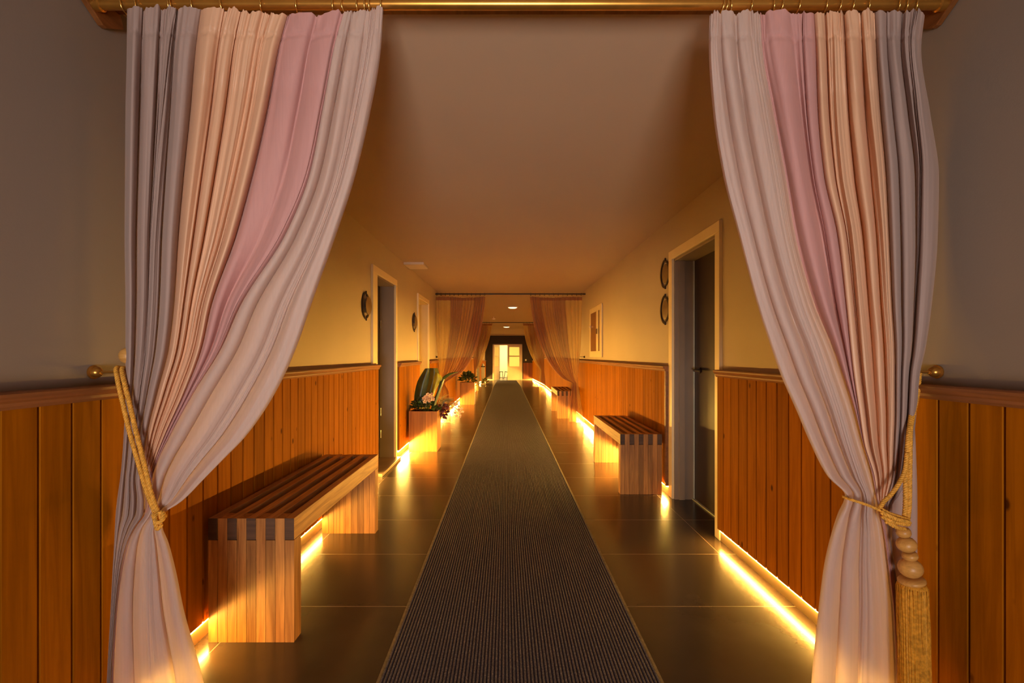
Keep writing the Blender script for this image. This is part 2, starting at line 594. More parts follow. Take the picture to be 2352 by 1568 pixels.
def wainscot(n, side, ya, yb, ret_near=False):
    xf = WL if side < 0 else WR
    xw = XL if side < 0 else XR
    s = 1 if side < 0 else -1          # direction into the corridor
    mb = MB()
    y = ya
    k0 = math.floor(ya / PITCH)
    k1 = math.ceil(yb / PITCH)
    for k in range(k0, k1):
        a, b = max(ya, k * PITCH), min(yb, (k + 1) * PITCH)
        if b - a < 0.012:
            continue
        dz = floor_z((a + b) / 2)
        g, c = 0.0022, 0.003
        poly = [(xw + s * 0.004, a + g), (xf - s * 0.007, a + g), (xf, a + g + c), (xf, b - g - c), (xf - s * 0.007, b - g), (xw + s * 0.004, b - g)]
        mb.prism(poly, 'Z', 0.083 + dz, RAIL - 0.045 + dz, M['pine'], random.random())
        mb.box(xw + s * 0.001, xf - s * 0.009, a, b, 0.086 + dz, RAIL - 0.046 + dz, M['groove'])
    if ret_near:
        mb.box(xw, xf + s * 0.006, ya - 0.03, ya, 0.083, RAIL - 0.045, M['rail'], 0.1)
    o = struct(mb.build('trim_%d' % n))
    # moulded cap rail
    rb = MB()
    cuts = [ya - (0.03 if ret_near else 0)] + ([18.0] if ya < 18 < yb else []) + [yb]
    prof = [(0.0, -0.045), (0.046, -0.045), (0.052, -0.036), (0.052, -0.028), (0.060, -0.022), (0.066, -0.012), (0.066, -0.004), (0.060, 0.0), (0.0, 0.0)]
    n_ = len(prof)
    v, f = [], []
    for yy in cuts:
        for (dx, dz) in prof:
            v.append((xw + s * (dx + 0.001), yy, RAIL + dz + floor_z(yy)))
    for i in range(len(cuts) - 1):
        for k in range(n_):
            k2 = (k + 1) % n_
            f.append((i * n_ + k, i * n_ + k2, (i + 1) * n_ + k2, (i + 1) * n_ + k))
    f.append(tuple(range(n_)))
    f.append(tuple((len(cuts) - 1) * n_ + k for k in range(n_ - 1, -1, -1)))
    rb.add(v, f, M['rail'], 0.6)
    rb.build('cap_rail', o)
    # skirting tile below
    kb = MB()
    xs = SL if side < 0 else SR
    for i in range(len(cuts) - 1):
        a, b = cuts[i], cuts[i + 1]
        za, zb = floor_z(a), floor_z(b)
        v = [(x, yy, zz + h) for (yy, zz) in ((a, za), (b, zb)) for x in (xw, xs) for h in (0.0, 0.066)]
        kb.add(v, [(0, 2, 3, 1), (4, 5, 7, 6), (2, 6, 7, 3), (1, 3, 7, 5), (0, 4, 6, 2)], M['base'])
    struct(kb.build('baseboard_left' if side < 0 else 'baseboard_right'))
    return o


def led(side, ya, yb, label, mat, lip):
    xs = SL if side < 0 else SR
    s = 1 if side < 0 else -1
    mb = MB()
    n = max(1, int(round((yb - ya) / 0.5)))
    for i in range(n):
        a = ya + (yb - ya) * i / n
        b = ya + (yb - ya) * (i + 1) / n
        za, zb = floor_z(a), floor_z(b)
        hs = (0.0668, 0.0722, 0.0768, 0.0818)
        xa, xb = xs - s * 0.012, xs + s * 0.010
        for q in range(3):                       # the lit diode line sits between two dimmer lips
            h0, h1 = hs[q], hs[q + 1]
            v = [(xb, a, za + h0), (xb, b, zb + h0), (xb, b, zb + h1), (xb, a, za + h1)]
            core = M['led_deep'] if a > 8.4 else mat
            mb.add(v, [(0, 1, 2, 3)], core if q == 1 else (M['led_lip_near'] if a > 8.4 else lip))
        v = [(x, yy, zz + h) for (yy, zz) in ((a, za), (b, zb)) for x in (xa, xb) for h in (hs[0], hs[3])]
        fs = [(1, 3, 7, 5), (0, 4, 6, 2)]
        if i == 0:
            fs.append((0, 2, 3, 1))
        if i == n - 1:
            fs.append((4, 5, 7, 6))
        mb.add(v, fs, lip)
    o = mb.build('light_strip')
    tag(o, label, 'light strip', 'glowing strips under the wainscot')
    return o


segs = [(-1, Y0, 4.70, False), (-1, 5.585, 6.90, False), (-1, 7.82, 19.1, False), (-1, 21.3, YE, False), (1, Y0, 3.09, False), (1, 4.115, YE, True)]
labs = ['glowing light strip under the wainscot behind the bench with the widest empty floor beside it',
        'glowing light strip under the wainscot beside the nearer wooden planter',
        'long glowing light strip under the wainscot behind the farther wooden planter',
        'short glowing light strip under the wainscot beside the pale pedestal',
        'glowing light strip under the wainscot nearest to the hanging gold tassel',
        'long glowing light strip under the wainscot below the cream cabinet']
labs[0] = 'glowing light strip under the wainscot behind the nearest slatted bench'
for i, (sd, a, b, r) in enumerate(segs):
    wainscot(3 + i, sd, a, b, r)
    led(sd, max(a + 0.01, 1.3), b - 0.01, labs[i], M[('led_near', 'led_strong', 'led', 'led', 'led_near', 'led')[i]], M['led_lip_near' if a < 3 else 'led_lip'])

# wooden batten on the ceiling above the nearest curtain rod
mb = MB()
mb.box(XL, XR, 1.50, 1.60, 2.335, CEIL, M['rail'], 0.4)
struct(mb.build('trim_9', bevel=0.003))


# doors ----------------------------------------------------------------------
def casing_set(mb, side, d, w0, w1, zt, near_from, th=0.022, floor=0.0):
    """Flat cream casing round an opening in a side wall."""
    xw = XL if side < 0 else XR
    s = 1 if side < 0 else -1
    a, b, z = d
    mb.box(xw, xw + s * th, a - w0, a, near_from, z, M['casing'])
    mb.box(xw, xw + s * th, b, b + w1, floor, z, M['casing'])
    mb.box(xw, xw + s * th, a - w0, b + w1, z, zt, M['casing'])


# near door on the side of the big bench
d1 = struct(empty('door_1', (0, 0, 0)))
mb = MB()
casing_set(mb, -1, DOOR_L1, 0.16, 0.075, 2.07, RAIL + 0.001)
mb.build('door_casing', d1, bevel=0.004)
a, b, z = DOOR_L1
mb = MB()
mb.box(XL - TH, XL + 0.004, b - 0.018, b, 0.03, z, M['jamb'])
mb.box(XL - TH, XL + 0.004, a, a + 0.012, 0.03, z, M['jamb'])
mb.box(XL - TH, XL + 0.004, a, b, z - 0.018, z, M['jamb'])
mb.build('door_jamb', d1)
mb = MB()
mb.box(XL - TH - 0.04, XL - TH + 0.004, a + 0.01, b - 0.022, 0.035, z - 0.02, M['leaf_dark'])
mb.build('door_leaf', d1)
for hz in (0.30, 0.55, 1.55):
    mb = MB()
    mb.tube([(XL - TH + 0.012, b - 0.03, hz - 0.045), (XL - TH + 0.012, b - 0.03, hz + 0.045)], 0.009, M['metal'], 10)
    mb.build('hinge', d1, smooth=True, angle=40)
mb = MB()
mb.box(XL - TH, WL + 0.035, a - 0.03, b + 0.02, 0.001, 0.03, M['sill'])
mb.build('door_sill', d1, bevel=0.004)

d2 = struct(empty('door_2', (0, 0, 0)))
mb = MB()
casing_set(mb, -1, DOOR_L2, 0.06, 0.05, 2.09, 0.0)
mb.build('door_casing', d2, bevel=0.004)
a, b, z = DOOR_L2
mb = MB()
mb.box(XL - TH - 0.1, XL + 0.003, b - 0.02, b, 0.0, z, M['jamb_lit'])
mb.box(XL - TH - 0.1, XL + 0.003, a, a + 0.02, 0.0, z, M['jamb_lit'])
mb.box(XL - TH - 0.1, XL + 0.003, a, b, z - 0.02, z, M['jamb_lit'])
mb.build('door_jamb', d2)
mb = MB()
mb.box(XL - TH - 0.1, XL - TH - 0.06, a + 0.022, b - 0.022, 0.005, z - 0.022, M['jamb_lit'])
mb.build('door_leaf', d2)

d3 = struct(empty('door_3', (0, 0, 0)))
a, b, z = DOOR_L3
mb = MB()
casing_set(mb, -1, DOOR_L3, 0.07, 0.07, z + 0.07, -0.08, floor=-0.12)
mb.build('door_casing', d3)
mb = MB()
mb.box(XL - 0.10, XL - 0.05, a, b, floor_z(a) - 0.06, z, M['leaf_dark'])
mb.build('door_leaf', d3)

d4 = struct(empty('door_4', (0, 0, 0)))
a, b, z = DOOR_R
mb = MB()
casing_set(mb, 1, DOOR_R, 0.07, 0.085, 2.075, 0.0)
mb.build('door_casing', d4, bevel=0.005)
mb = MB()
mb.box(XR - 0.004, XR + TH, b - 0.02, b, 0.0, z, M['jamb'])
mb.box(XR + 0.03, XR + 0.075, b - 0.035, b - 0.019, 0.0, z, M['jamb'])
mb.box(XR - 0.004, XR + TH, a, a + 0.02, 0.0, z, M['jamb'])
mb.box(XR - 0.004, XR + TH, a, b, z - 0.02, z, M['jamb'])
mb.build('door_jamb', d4, bevel=0.003)
mb = MB()
mb.box(XR + TH, XR + TH + 0.045, a - 0.05, b + 0.02, 0.006, z + 0.02, M['leaf_dark'])
dl = mb.build('door_leaf', d4)
mb = MB()
mb.box(XR + TH - 0.012, XR + TH - 0.001, b - 0.028, b - 0.021, 0.004, z - 0.02, M['seal'])
mb.box(XR + TH - 0.02, XR + TH - 0.001, a, b - 0.02, 0.001, 0.010, M['seal'])
mb.build('door_seal', d4)
hy = 3.86
mb = MB()
mb.lathe([(0.025, 0), (0.025, 0.008), (0.012, 0.01), (0.011, 0.045)], (XR + TH - 0.001, hy, 1.075), M['black'], (-1, 0, 0), 20)
mb.tube([(XR + TH - 0.045, hy + 0.01, 1.075), (XR + TH - 0.047, hy - 0.06, 1.075), (XR + TH - 0.043, hy - 0.12, 1.072)], 0.010, M['black'], 10)
mb.build('door_handle', dl, smooth=True, angle=40)

# double door at the far end
d5 = struct(empty('door_5', (0, YE, EZ0)))
def local(mbx, root):
    mbx.v = [tuple(Vector(p) - root.location) for p in mbx.v]
    return mbx
mb = MB()
fw = 0.06
mb.box(EX0, EX0 + fw, YE - 0.012, YE + 0.14, EZ0, EZ1, M['doorwhite'])
mb.box(EX1 - fw, EX1, YE - 0.012, YE + 0.14, EZ0, EZ1, M['doorwhite'])
mb.box(EX0, EX1, YE - 0.012, YE + 0.14, EZ1 - fw, EZ1, M['doorwhite'])
local(mb, d5).build('door_frame', d5)


def glazed_leaf(xa, xb, name, rot_hinge=None, ang=0.0):
    root = bpy.data.objects.new(name, None)
    COL.objects.link(root)
    root.parent = d5
    w = xb - xa
    hx = xa if rot_hinge == 'l' else xb
    root.location = Vector((hx, YE + 0.06, EZ0)) - d5.location
    root.rotation_euler = (0, 0, ang)
    o = (0.0 if rot_hinge == 'l' else -w)
    H = EZ1 - fw - EZ0
    st = 0.10
    zs = (0.78, 1.36, H - 0.10)
    mb = MB()
    mb.box(o, o + st, -0.02, 0.02, 0.01, H, M['doorwhite'])
    mb.box(o + w - st, o + w, -0.02, 0.02, 0.01, H, M['doorwhite'])
    mb.box(o + st, o + w - st, -0.02, 0.02, H - 0.10, H, M['doorwhite'])
    mb.box(o + st, o + w - st, -0.02, 0.02, 1.33, 1.38, M['doorwhite'])
    mb.box(o + st, o + w - st, -0.015, 0.015, 0.01, 0.78, M['doorwhite'])
    mb.build('leaf_frame', root)
    for (za, zb) in ((0.78, 1.33), (1.38, H - 0.10)):
        mb = MB()
        mb.box(o + st, o + w - st, -0.004, 0.004, za, zb, M['frost'])
        mb.build('glass_pane', root)
    return root


XM = at(1165.5, 0, YE).x
glazed_leaf(XM, EX1 - fw, 'door_leaf', 'r', 0.0)
glazed_leaf(EX0 + fw, XM - 0.005, 'door_leaf', 'l', math.radians(66))

# folding frames stacked in the lit room
def folding_stool(x, lean, label):
    r = empty('folding_stool', (x, YE + 0.62, EZ0))
    r.rotation_euler = (0, lean, 0)
    for sx in (-0.09, 0.09):
        mb = MB()
        mb.tube([(sx, -0.02, 0.016), (sx * 0.9, 0.0, 0.44)], 0.016, M['black'], 8)
        mb.build('leg', r, smooth=True, angle=40)
    mb = MB()
    mb.box(-0.11, 0.11, -0.03, 0.03, 0.43, 0.47, M['black'])
    mb.build('seat', r, bevel=0.004)
    mb = MB()
    mb.tube([(-0.09, -0.01, 0.12), (0.09, -0.01, 0.12)], 0.010, M['black'], 8)
    mb.build('stretcher', r)
    tag(r, label, 'stool')
folding_stool(at(1151.0, 0, YE).x, 0.0, 'dark folded stool standing upright inside the lit far doorway')
folding_stool(at(1159.5, 0, YE).x + 0.02, 0.16, 'dark folded stool leaning at a slant inside the lit far doorway')

# --------------------------------------------------------------------------- carpet runner
mb = MB()
ribs = 76
prof = []
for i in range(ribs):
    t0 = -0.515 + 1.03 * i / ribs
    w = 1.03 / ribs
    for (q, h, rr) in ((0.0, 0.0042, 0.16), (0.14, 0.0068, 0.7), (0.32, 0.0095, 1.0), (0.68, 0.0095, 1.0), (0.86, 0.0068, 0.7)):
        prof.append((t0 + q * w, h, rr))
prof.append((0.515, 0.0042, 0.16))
ys = [-2.5, 0, 2, 4, 6, 9, 12, 15, 18.0, 20, 22, 24, 26.3]
v, f, rr = [], [], []
def run_c(y):
    return 0.042 - 0.0054 * (y - 1.75)
for y in ys:
    for (x, h, q) in prof:
        v.append((x + run_c(y), y, floor_z(y) + h + 0.001))
        rr.append(q)
n_ = len(prof)
for i in range(len(ys) - 1):
    for k in range(n_ - 1):
        f.append((i * n_ + k, i * n_ + k + 1, (i + 1) * n_ + k + 1, (i + 1) * n_ + k))
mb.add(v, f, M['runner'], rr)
runner = mb.build('carpet_runner', smooth=True)
tag(runner, 'long dark grey ribbed carpet runner laid down the middle of the tiled corridor', 'carpet')
for sgn in (-1, 1):
    mb = MB()
    for i in range(len(ys) - 1):
        a, b = ys[i], ys[i + 1]
        P = [[Vector((run_c(y) + sgn * (0.515 + q), y, floor_z(y) + h)) for (q, h) in ((-0.002, 0.001), (-0.002, 0.0095), (0.009, 0.0085), (0.011, 0.001))] for y in (a, b)]
        mb.grid(P, M['binding'])
    mb.build('edge_binding', runner)


# --------------------------------------------------------------------------- curtains
def pchip(xs, ys, xq):
    xs = np.asarray(xs, float)
    ys = np.asarray(ys, float)
    h = np.diff(xs)
    d = np.diff(ys) / h
    m = np.zeros_like(ys)
    m[0], m[-1] = d[0], d[-1]
    for i in range(1, len(xs) - 1):
        if d[i - 1] * d[i] > 0:
            w1, w2 = 2 * h[i] + h[i - 1], h[i] + 2 * h[i - 1]
            m[i] = (w1 + w2) / (w1 / d[i - 1] + w2 / d[i])
    k = np.clip(np.searchsorted(xs, xq) - 1, 0, len(h) - 1)
    t = (xq - xs[k]) / h[k]
    hh = h[k]
    return ((1 + 2 * t) * (1 - t) ** 2 * ys[k] + t * (1 - t) ** 2 * hh * m[k] + t * t * (3 - 2 * t) * ys[k + 1] + t * t * (t - 1) * hh * m[k + 1])


def curtain(rows, Y, mats, folds, names, pinch, tops, header, amp, rings, rod_z, near, base_tilt, label, group, cols=26, nrow=170, extra=None):
    """rows: (height mark, five seam positions) read off the photograph at distance Y."""
    root = empty('curtain', (0, Y, floor_z(Y)))
    yy = [r[0] for r in rows]
    yq = np.concatenate([np.linspace(yy[0], header, 14)[:-1], np.linspace(header, yy[-1], nrow)])
    B = [pchip(yy, [r[1][i] for r in rows], yq) for i in range(5)]
    zq = EYE - (yq - 815) * Y / F
    k = Y / F
    hdr_px = header - yy[0]
    ph = rng.uniform(0, 6.28, (4, 6))
    for i in range(4):
        n = folds[i]
        C = n * cols + 1
        u = np.linspace(0, 1, C)
        x0 = (B[i] - 1168) * k
        x1 = (B[i + 1] - 1168) * k
        w = np.abs(x1 - x0)
        V = np.linspace(0, 1, len(yq))
        wp = np.exp(-((yq - pinch) / (95 if near else 95 * 1.5 / Y)) ** 2)
        hd = np.clip(1 - (yq - yy[0]) / hdr_px, 0, 1)
        hd_in = (yq < header).astype(float)
        U, VV = np.meshgrid(u, V)
        edge = np.minimum(1.0, 2.2 * np.sin(PI * U))
        # folds of uneven width: a random monotone map of the panel onto its n folds
        wk = rng.uniform(0.55, 1.55, n)
        cum = np.r_[0, np.cumsum(wk)] / wk.sum()
        phi = pchip(cum, np.arange(n + 1) / n, np.clip(u, 0, 1))
        wander = np.sin(PI * U) * (0.35 * np.sin(1.9 * VV + ph[i, 0] + 4 * U) + 0.22 * np.sin(3.6 * VV + ph[i, 1] + 9 * U)) / n
        s = phi[None, :] + wander
        th = 2 * PI * n * s
        # every fold has its own depth, changing slowly down the cloth
        kk_ = np.clip(s * n, 0, n)
        dk0 = np.interp(kk_, np.arange(n + 1), np.r_[1.0, rng.uniform(0.35, 1.25, n - 1), 1.0] if n > 1 else [1.0, 1.0])
        dk1 = np.interp(kk_, np.arange(n + 1), np.r_[1.0, rng.uniform(0.45, 1.3, n - 1), 1.0] if n > 1 else [1.0, 1.0])
        dk = dk0 * (1 - VV) + dk1 * VV
        g = 0.25 + 0.75 * dk
        uu = phi[None, :] * 0 + U + wander - g * np.sin(th) / (2 * PI * n)
        uu = np.clip(uu, 0, 1)
        X = x0[:, None] + (x1 - x0)[:, None] * uu
        th2 = 2 * PI * (2 * n + 1) * U + ph[i, 2] + 2.2 * VV
        th3 = 2 * PI * (3 * n + 1) * U + ph[i, 4] - 3.0 * VV
        dep = np.cos(th) * dk + edge * (0.26 * np.cos(th2) * (0.5 + 0.5 * np.sin(3.1 * VV + 5 * U + ph[i, 3]))
                                        + 0.16 * np.cos(th3) * (0.5 + 0.5 * np.sin(5.0 * VV - 6 * U + ph[i, 1]))
                                        + 0.05 * np.cos(2.7 * th3 + 4 * VV))
        # many small gathers under the heading that die out down the cloth
        gath = np.exp(-VV / 0.10) * edge * (0.30 * np.cos(2 * PI * (4 * n + 1) * U + ph[i, 5]) + 0.2 * np.cos(2 * PI * (6 * n + 1) * U + ph[i, 0]))
        dep = dep + gath
        A = amp * np.minimum(1.0, 0.35 + (yq - yy[0]) / (260 if near else 260 * 1.5 / Y))
        fac = np.minimum(1.0, w / n / (amp * 1.5)) * 0.88 + 0.12
        A = A * fac * (1 - 0.4 * np.clip((yq - pinch) / 60.0, 0, 1) * (1.0 if near else 0.0))
        D = A[:, None] * dep
        # gathered heading with its stitch line
        if near:
            D += 0.0045 * hd_in[:, None] * np.cos(th * 5 + ph[i, 5]) * np.cos(th * 2.2 + 1) * edge
            D += 0.007 * np.exp(-((yq - header) / 5.0) ** 2)[:, None]
        fadeY = np.clip(1 - (yq - yy[0]) / (hdr_px * 3.0), 0, 1) ** 0.7
        D += (-0.045 if near else -0.036) * fadeY[:, None]
        t_ = (i + U) / 4.0
        tilt = base_tilt[0] + (base_tilt[1] - base_tilt[0]) * t_
        D += wp[:, None] * tilt
        # scalloped top edge between the rings
        topy = np.interp((i + u) / 4.0, np.linspace(0, 1, 5), tops)
        scal = (6 if near else 1.2) * np.abs(np.sin(PI * n * u * 1.5))
        dz = -((topy - yy[0] + scal) * k)
        fade = np.clip(1 - (yq - yy[0]) / (hdr_px * 1.6), 0, 1) ** 1.2
        Z = zq[:, None] + fade[:, None] * dz[None, :]
        Z[-1, :] = floor_z(Y) + 0.004
        off = (-0.045 if near else -0.036) * fadeY + 0 * yq
        kk = ((Y + off) / Y)[:, None] + (wp[:, None] * tilt) / Y
        X = X * (Y + D) / Y
        Z = EYE + (Z - EYE) * kk
        Z[-1, :] = floor_z(Y) + 0.004
        P = np.stack([X, Y + D, Z], -1)
        P = P - np.array([0, Y, floor_z(Y)])
        mb = MB()
        R = P.shape[0]
        verts = P.reshape(-1, 3).tolist()
        faces = [(a * C + b, a * C + b + 1, (a + 1) * C + b + 1, (a + 1) * C + b) for a in range(R - 1) for b in range(C - 1)]
        if near:
            mb.add(verts, faces, mats[i])
        else:
            nh = int((yq < header).sum()) * (C - 1)
            mb.add(verts, faces[nh:], mats[i])
            b0 = len(mb.f)
            km = mb.mat(M['far_head'])
            mb.f += faces[:nh]
            mb.mi += [km] * nh
        if extra and extra[0] == i:
            er, ed, en = extra[1], extra[2], extra[3]
            ey = [r[0] for r in er]
            eq = np.linspace(ey[0], ey[-1], 80)
            e0 = (pchip(ey, [r[1] for r in er], eq) - 1168) * k
            e1 = (pchip(ey, [r[2] for r in er], eq) - 1168) * k
            EC = en * 20 + 1
            eu = np.linspace(0, 1, EC)
            th2 = 2 * PI * en * eu
            xx = e0[:, None] + (e1 - e0)[:, None] * np.clip(eu - 0.7 * np.sin(th2) / (2 * PI * en), 0, 1)[None, :]
            dd = ed + 0.010 * np.cos(th2)[None, :] * np.ones((80, 1))
            zz = (EYE - (eq - 815) * k)[:, None] * np.ones((1, EC))
            zz[-1, :] = 0.004
            Q = np.stack([xx, dd, zz], -1).reshape(-1, 3).tolist()
            mb.add(Q, [(a * EC + b, a * EC + b + 1, (a + 1) * EC + b + 1, (a + 1) * EC + b) for a in range(79) for b in range(EC - 1)], mats[i])
        mb.build(names[i], root, smooth=True)
    R_, r_ = (0.0265, 0.0022) if near else (0.024, 0.003)
    for px in rings:
        mb = MB()
        tw = random.uniform(-0.35, 0.35)
        c = Vector(((px - 1168) * k, 0, rod_z - 0.0075 - floor_z(Y)))
        pts = []
        for q in range(28):
            a = 2 * PI * q / 28
            pts.append(c + Vector((math.cos(a) * R_ * math.sin(tw), math.cos(a) * R_ * math.cos(tw), math.sin(a) * R_)))
        mb.tube(pts, r_, M['gold'] if near else M['black'], 8, closed=True)
        mb.build('curtain_ring', root, smooth=True)
    tag(root, label, 'curtain', group)
    return root


YC1, YC2, YC3 = 1.5, 8.6, 16.0
ROD1 = EYE + (815 - 10) * YC1 / F

rowsL = [
    (12, [292, 462, 660, 790, 880]), (100, [291, 450, 640, 770, 875]), (250, [288, 437, 612, 742, 850]),
    (400, [287, 422, 578, 712, 815]), (540, [286, 410, 540, 655, 770]), (700, [288, 400, 484, 553, 714]),
    (800, [288, 388, 462, 508, 680]), (900, [288, 362, 425, 446, 634]), (1000, [284, 338, 379, 391, 568]),
    (1060, [280, 330, 355, 362, 510]), (1100, [276, 326, 343, 350, 470]), (1150, [269, 334, 341, 347, 418]),
    (1178, [266, 333, 336, 339, 378]), (1210, [264, 312, 313, 315, 373]), (1250, [262, 292, 293, 295, 387]),
    (1320, [258, 275, 277, 279, 405]), (1400, [254, 265, 267, 269, 421]), (1568, [245, 254, 257, 260, 466]), (1692, [240, 250, 254, 258, 488])]
rowsR = [
    (18, [1630, 1746, 1870, 2010, 2124]), (100, [1628, 1751, 1874, 2013, 2116]), (250, [1638, 1777, 1879, 2023, 2137]),
    (400, [1662, 1805, 1893, 2036, 2157]), (540, [1698, 1828, 1924, 2043, 2154]), (700, [1740, 1873, 1943, 2050, 2140]),
    (800, [1772, 1915, 1953, 2056, 2126]), (860, [1793, 1936, 1960, 2057, 2113]), (940, [1828, 1962, 1972, 2057, 2106]),
    (1020, [1862, 1983, 1985, 2054, 2098]), (1090, [1898, 2003, 2007, 2050, 2086]), (1138, [1941, 2012, 2015, 2038, 2066]),
    (1155, [1938, 2016, 2019, 2032, 2052]), (1180, [1926, 2020, 2028, 2034, 2044]), (1214, [1914, 2028, 2034, 2038, 2044]),
    (1301, [1893, 2040, 2047, 2051, 2056]), (1404, [1880, 2052, 2059, 2063, 2068]), (1568, [1864, 2060, 2067, 2071, 2076]), (1692, [1855, 2066, 2073, 2077, 2082])]
extraR = [(840, 2040, 2092), (900, 2040, 2106), (966, 2040, 2125), (1050, 2042, 2130), (1172, 2045, 2133), (1275, 2045, 2133), (1404, 2050, 2131), (1568, 2055, 2124), (1692, 2058, 2120)]
ringsL = [294, 328, 393, 408, 453, 521, 604, 685, 768, 796, 825, 840, 851, 876]
ringsR = [1650, 1659, 1677, 1717, 1775, 1786, 1825, 1889, 1917, 1948, 1991, 2058, 2075, 2094]
pn = {'lilac': 'lilac_panel', 'peach': 'peach_panel', 'pink': 'pink_panel', 'white': 'white_panel'}
nl = ['lilac', 'peach', 'pink', 'white']
nr = nl[::-1]
curtain(rowsL, YC1, [M[q] for q in nl], [4, 4, 2, 3], [pn[q] for q in nl], 1185, [15, 15, 30, 26, 13], 76, 0.028, ringsL, ROD1, True, (0.03, -0.06),
        'large multicoloured sheer curtain tied to a rope hanging from a hook above the near panelling', 'tied back striped curtains')['label'] = \
    'large lilac, peach, pink and white curtain tied back with a plain gold rope, no tassel'
curtain(rowsR, YC1, [M[q] for q in nr], [3, 2, 4, 3], [pn[q] for q in nr], 1155, [30, 22, 28, 24, 24], 84, 0.028, ringsR, ROD1, True, (-0.06, 0.03),
        'large white, pink, peach and lilac curtain tied back with a gold tassel rope', 'tied back striped curtains', extra=(3, extraR, 0.035, 3))

rows2L = [(680, [1001, 1035, 1062, 1090, 1115]), (690, [1001, 1035, 1062, 1090, 1114]), (740, [1001, 1035, 1057, 1082, 1108]), (790, [1003, 1030, 1048, 1070, 1097]), (830, [1006, 1024, 1036, 1056, 1080]),
          (855, [1009, 1019, 1027, 1042, 1061]), (872, [1011, 1015, 1018, 1024, 1032]), (880, [1011, 1014, 1016, 1018, 1022]), (900, [1008, 1014, 1019, 1025, 1031]), (940, [1005, 1014, 1020, 1027, 1034]), (968, [1004, 1014, 1021, 1028, 1036])]
rows2R = [(680, [1217, 1243, 1270, 1298, 1337]), (690, [1218, 1243, 1270, 1298, 1337]), (740, [1225, 1250, 1275, 1302, 1336]), (790, [1240, 1262, 1285, 1306, 1334]), (830, [1258, 1277, 1296, 1312, 1331]),
          (855, [1277, 1291, 1305, 1316, 1329]), (872, [1297, 1306, 1314, 1320, 1328]), (880, [1315, 1318, 1321, 1324, 1328]), (900, [1312, 1317, 1321, 1325, 1331]), (940, [1309, 1316, 1322, 1328, 1337]), (968, [1307, 1315, 1322, 1330, 1342])]
rows3L = [(742, [1086, 1098, 1110, 1121, 1131]), (748, [1086, 1098, 1110, 1121, 1130]), (775, [1086, 1096, 1106, 1116, 1125]), (810, [1087, 1093, 1100, 1107, 1114]), (840, [1088, 1091, 1094, 1097, 1102]), (851, [1089, 1090, 1091, 1092, 1094]), (870, [1087, 1089, 1091, 1093, 1096]), (897, [1085, 1088, 1092, 1096, 1099])]
rows3R = [(742, [1201, 1213, 1225, 1238, 1252]), (748, [1202, 1213, 1225, 1238, 1252]), (775, [1206, 1217, 1228, 1240, 1252]), (810, [1217, 1225, 1233, 1242, 1251]), (835, [1230, 1235, 1240, 1245, 1250]), (851, [1241, 1243, 1245, 1247, 1250]), (870, [1239, 1242, 1245, 1248, 1252]), (897, [1238, 1242, 1246, 1250, 1254])]
f4 = ['far_white', 'far_lilac', 'far_peach', 'far_pink']
p4 = ['white_panel', 'lilac_panel', 'peach_panel', 'rose_panel']
ROD2 = EYE + (815 - 675) * YC2 / F
ROD3 = EYE + (815 - 740.5) * YC3 / F
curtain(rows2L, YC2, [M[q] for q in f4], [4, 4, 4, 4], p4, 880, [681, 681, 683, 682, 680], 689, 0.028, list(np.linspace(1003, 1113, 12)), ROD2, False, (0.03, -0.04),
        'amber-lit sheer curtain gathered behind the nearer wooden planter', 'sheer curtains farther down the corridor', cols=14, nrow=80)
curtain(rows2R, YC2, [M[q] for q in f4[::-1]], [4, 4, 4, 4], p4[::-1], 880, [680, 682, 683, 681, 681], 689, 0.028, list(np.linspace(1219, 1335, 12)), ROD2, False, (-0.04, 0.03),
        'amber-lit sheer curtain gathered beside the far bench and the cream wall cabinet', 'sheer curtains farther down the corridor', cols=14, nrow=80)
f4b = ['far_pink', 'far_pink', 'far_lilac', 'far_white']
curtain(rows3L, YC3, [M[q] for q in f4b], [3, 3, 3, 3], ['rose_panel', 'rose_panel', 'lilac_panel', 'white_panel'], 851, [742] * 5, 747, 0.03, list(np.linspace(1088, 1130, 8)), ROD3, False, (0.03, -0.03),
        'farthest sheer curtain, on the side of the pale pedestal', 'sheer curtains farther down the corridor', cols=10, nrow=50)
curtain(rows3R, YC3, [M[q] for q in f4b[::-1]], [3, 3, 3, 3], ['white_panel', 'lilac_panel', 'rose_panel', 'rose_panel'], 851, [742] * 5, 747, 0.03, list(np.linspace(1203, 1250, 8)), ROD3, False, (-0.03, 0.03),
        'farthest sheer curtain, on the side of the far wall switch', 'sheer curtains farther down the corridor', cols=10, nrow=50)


def rod(Y, z, r, mat, label, near):
    o = empty('curtain_rod', (0, Y, z))
    mb = MB()
    mb.tube([(XL + 0.002, 0, 0), (XR - 0.002, 0, 0)], r, mat, 20)
    mb.build('pole', o, smooth=True, angle=50)
    for xw, s in ((XL, 1), (XR, -1)):
        mb = MB()
        mb.lathe([(r * 1.25, 0), (r * 1.3, 0.02), (r * 1.05, 0.024)], (xw + s * 0.02, 0, 0), mat, (s, 0, 0), 20)
        mb.build('end_cap', o, smooth=True, angle=40)
        if near:
            mb = MB()
            d = 0.045
            poly = [(-0.045, 0.036), (0.10, 0.036), (0.115, -0.002), (0.045, -0.045), (0.03, -0.045), (-0.045, 0.0)]
            mb.prism(poly, 'X', xw + s * 0.001, xw + s * 0.02, M['rail'], 0.4)
            mb.build('wall_bracket', o, bevel=0.003)
    tag(o, label, 'curtain rod', 'curtain rods across the corridor')


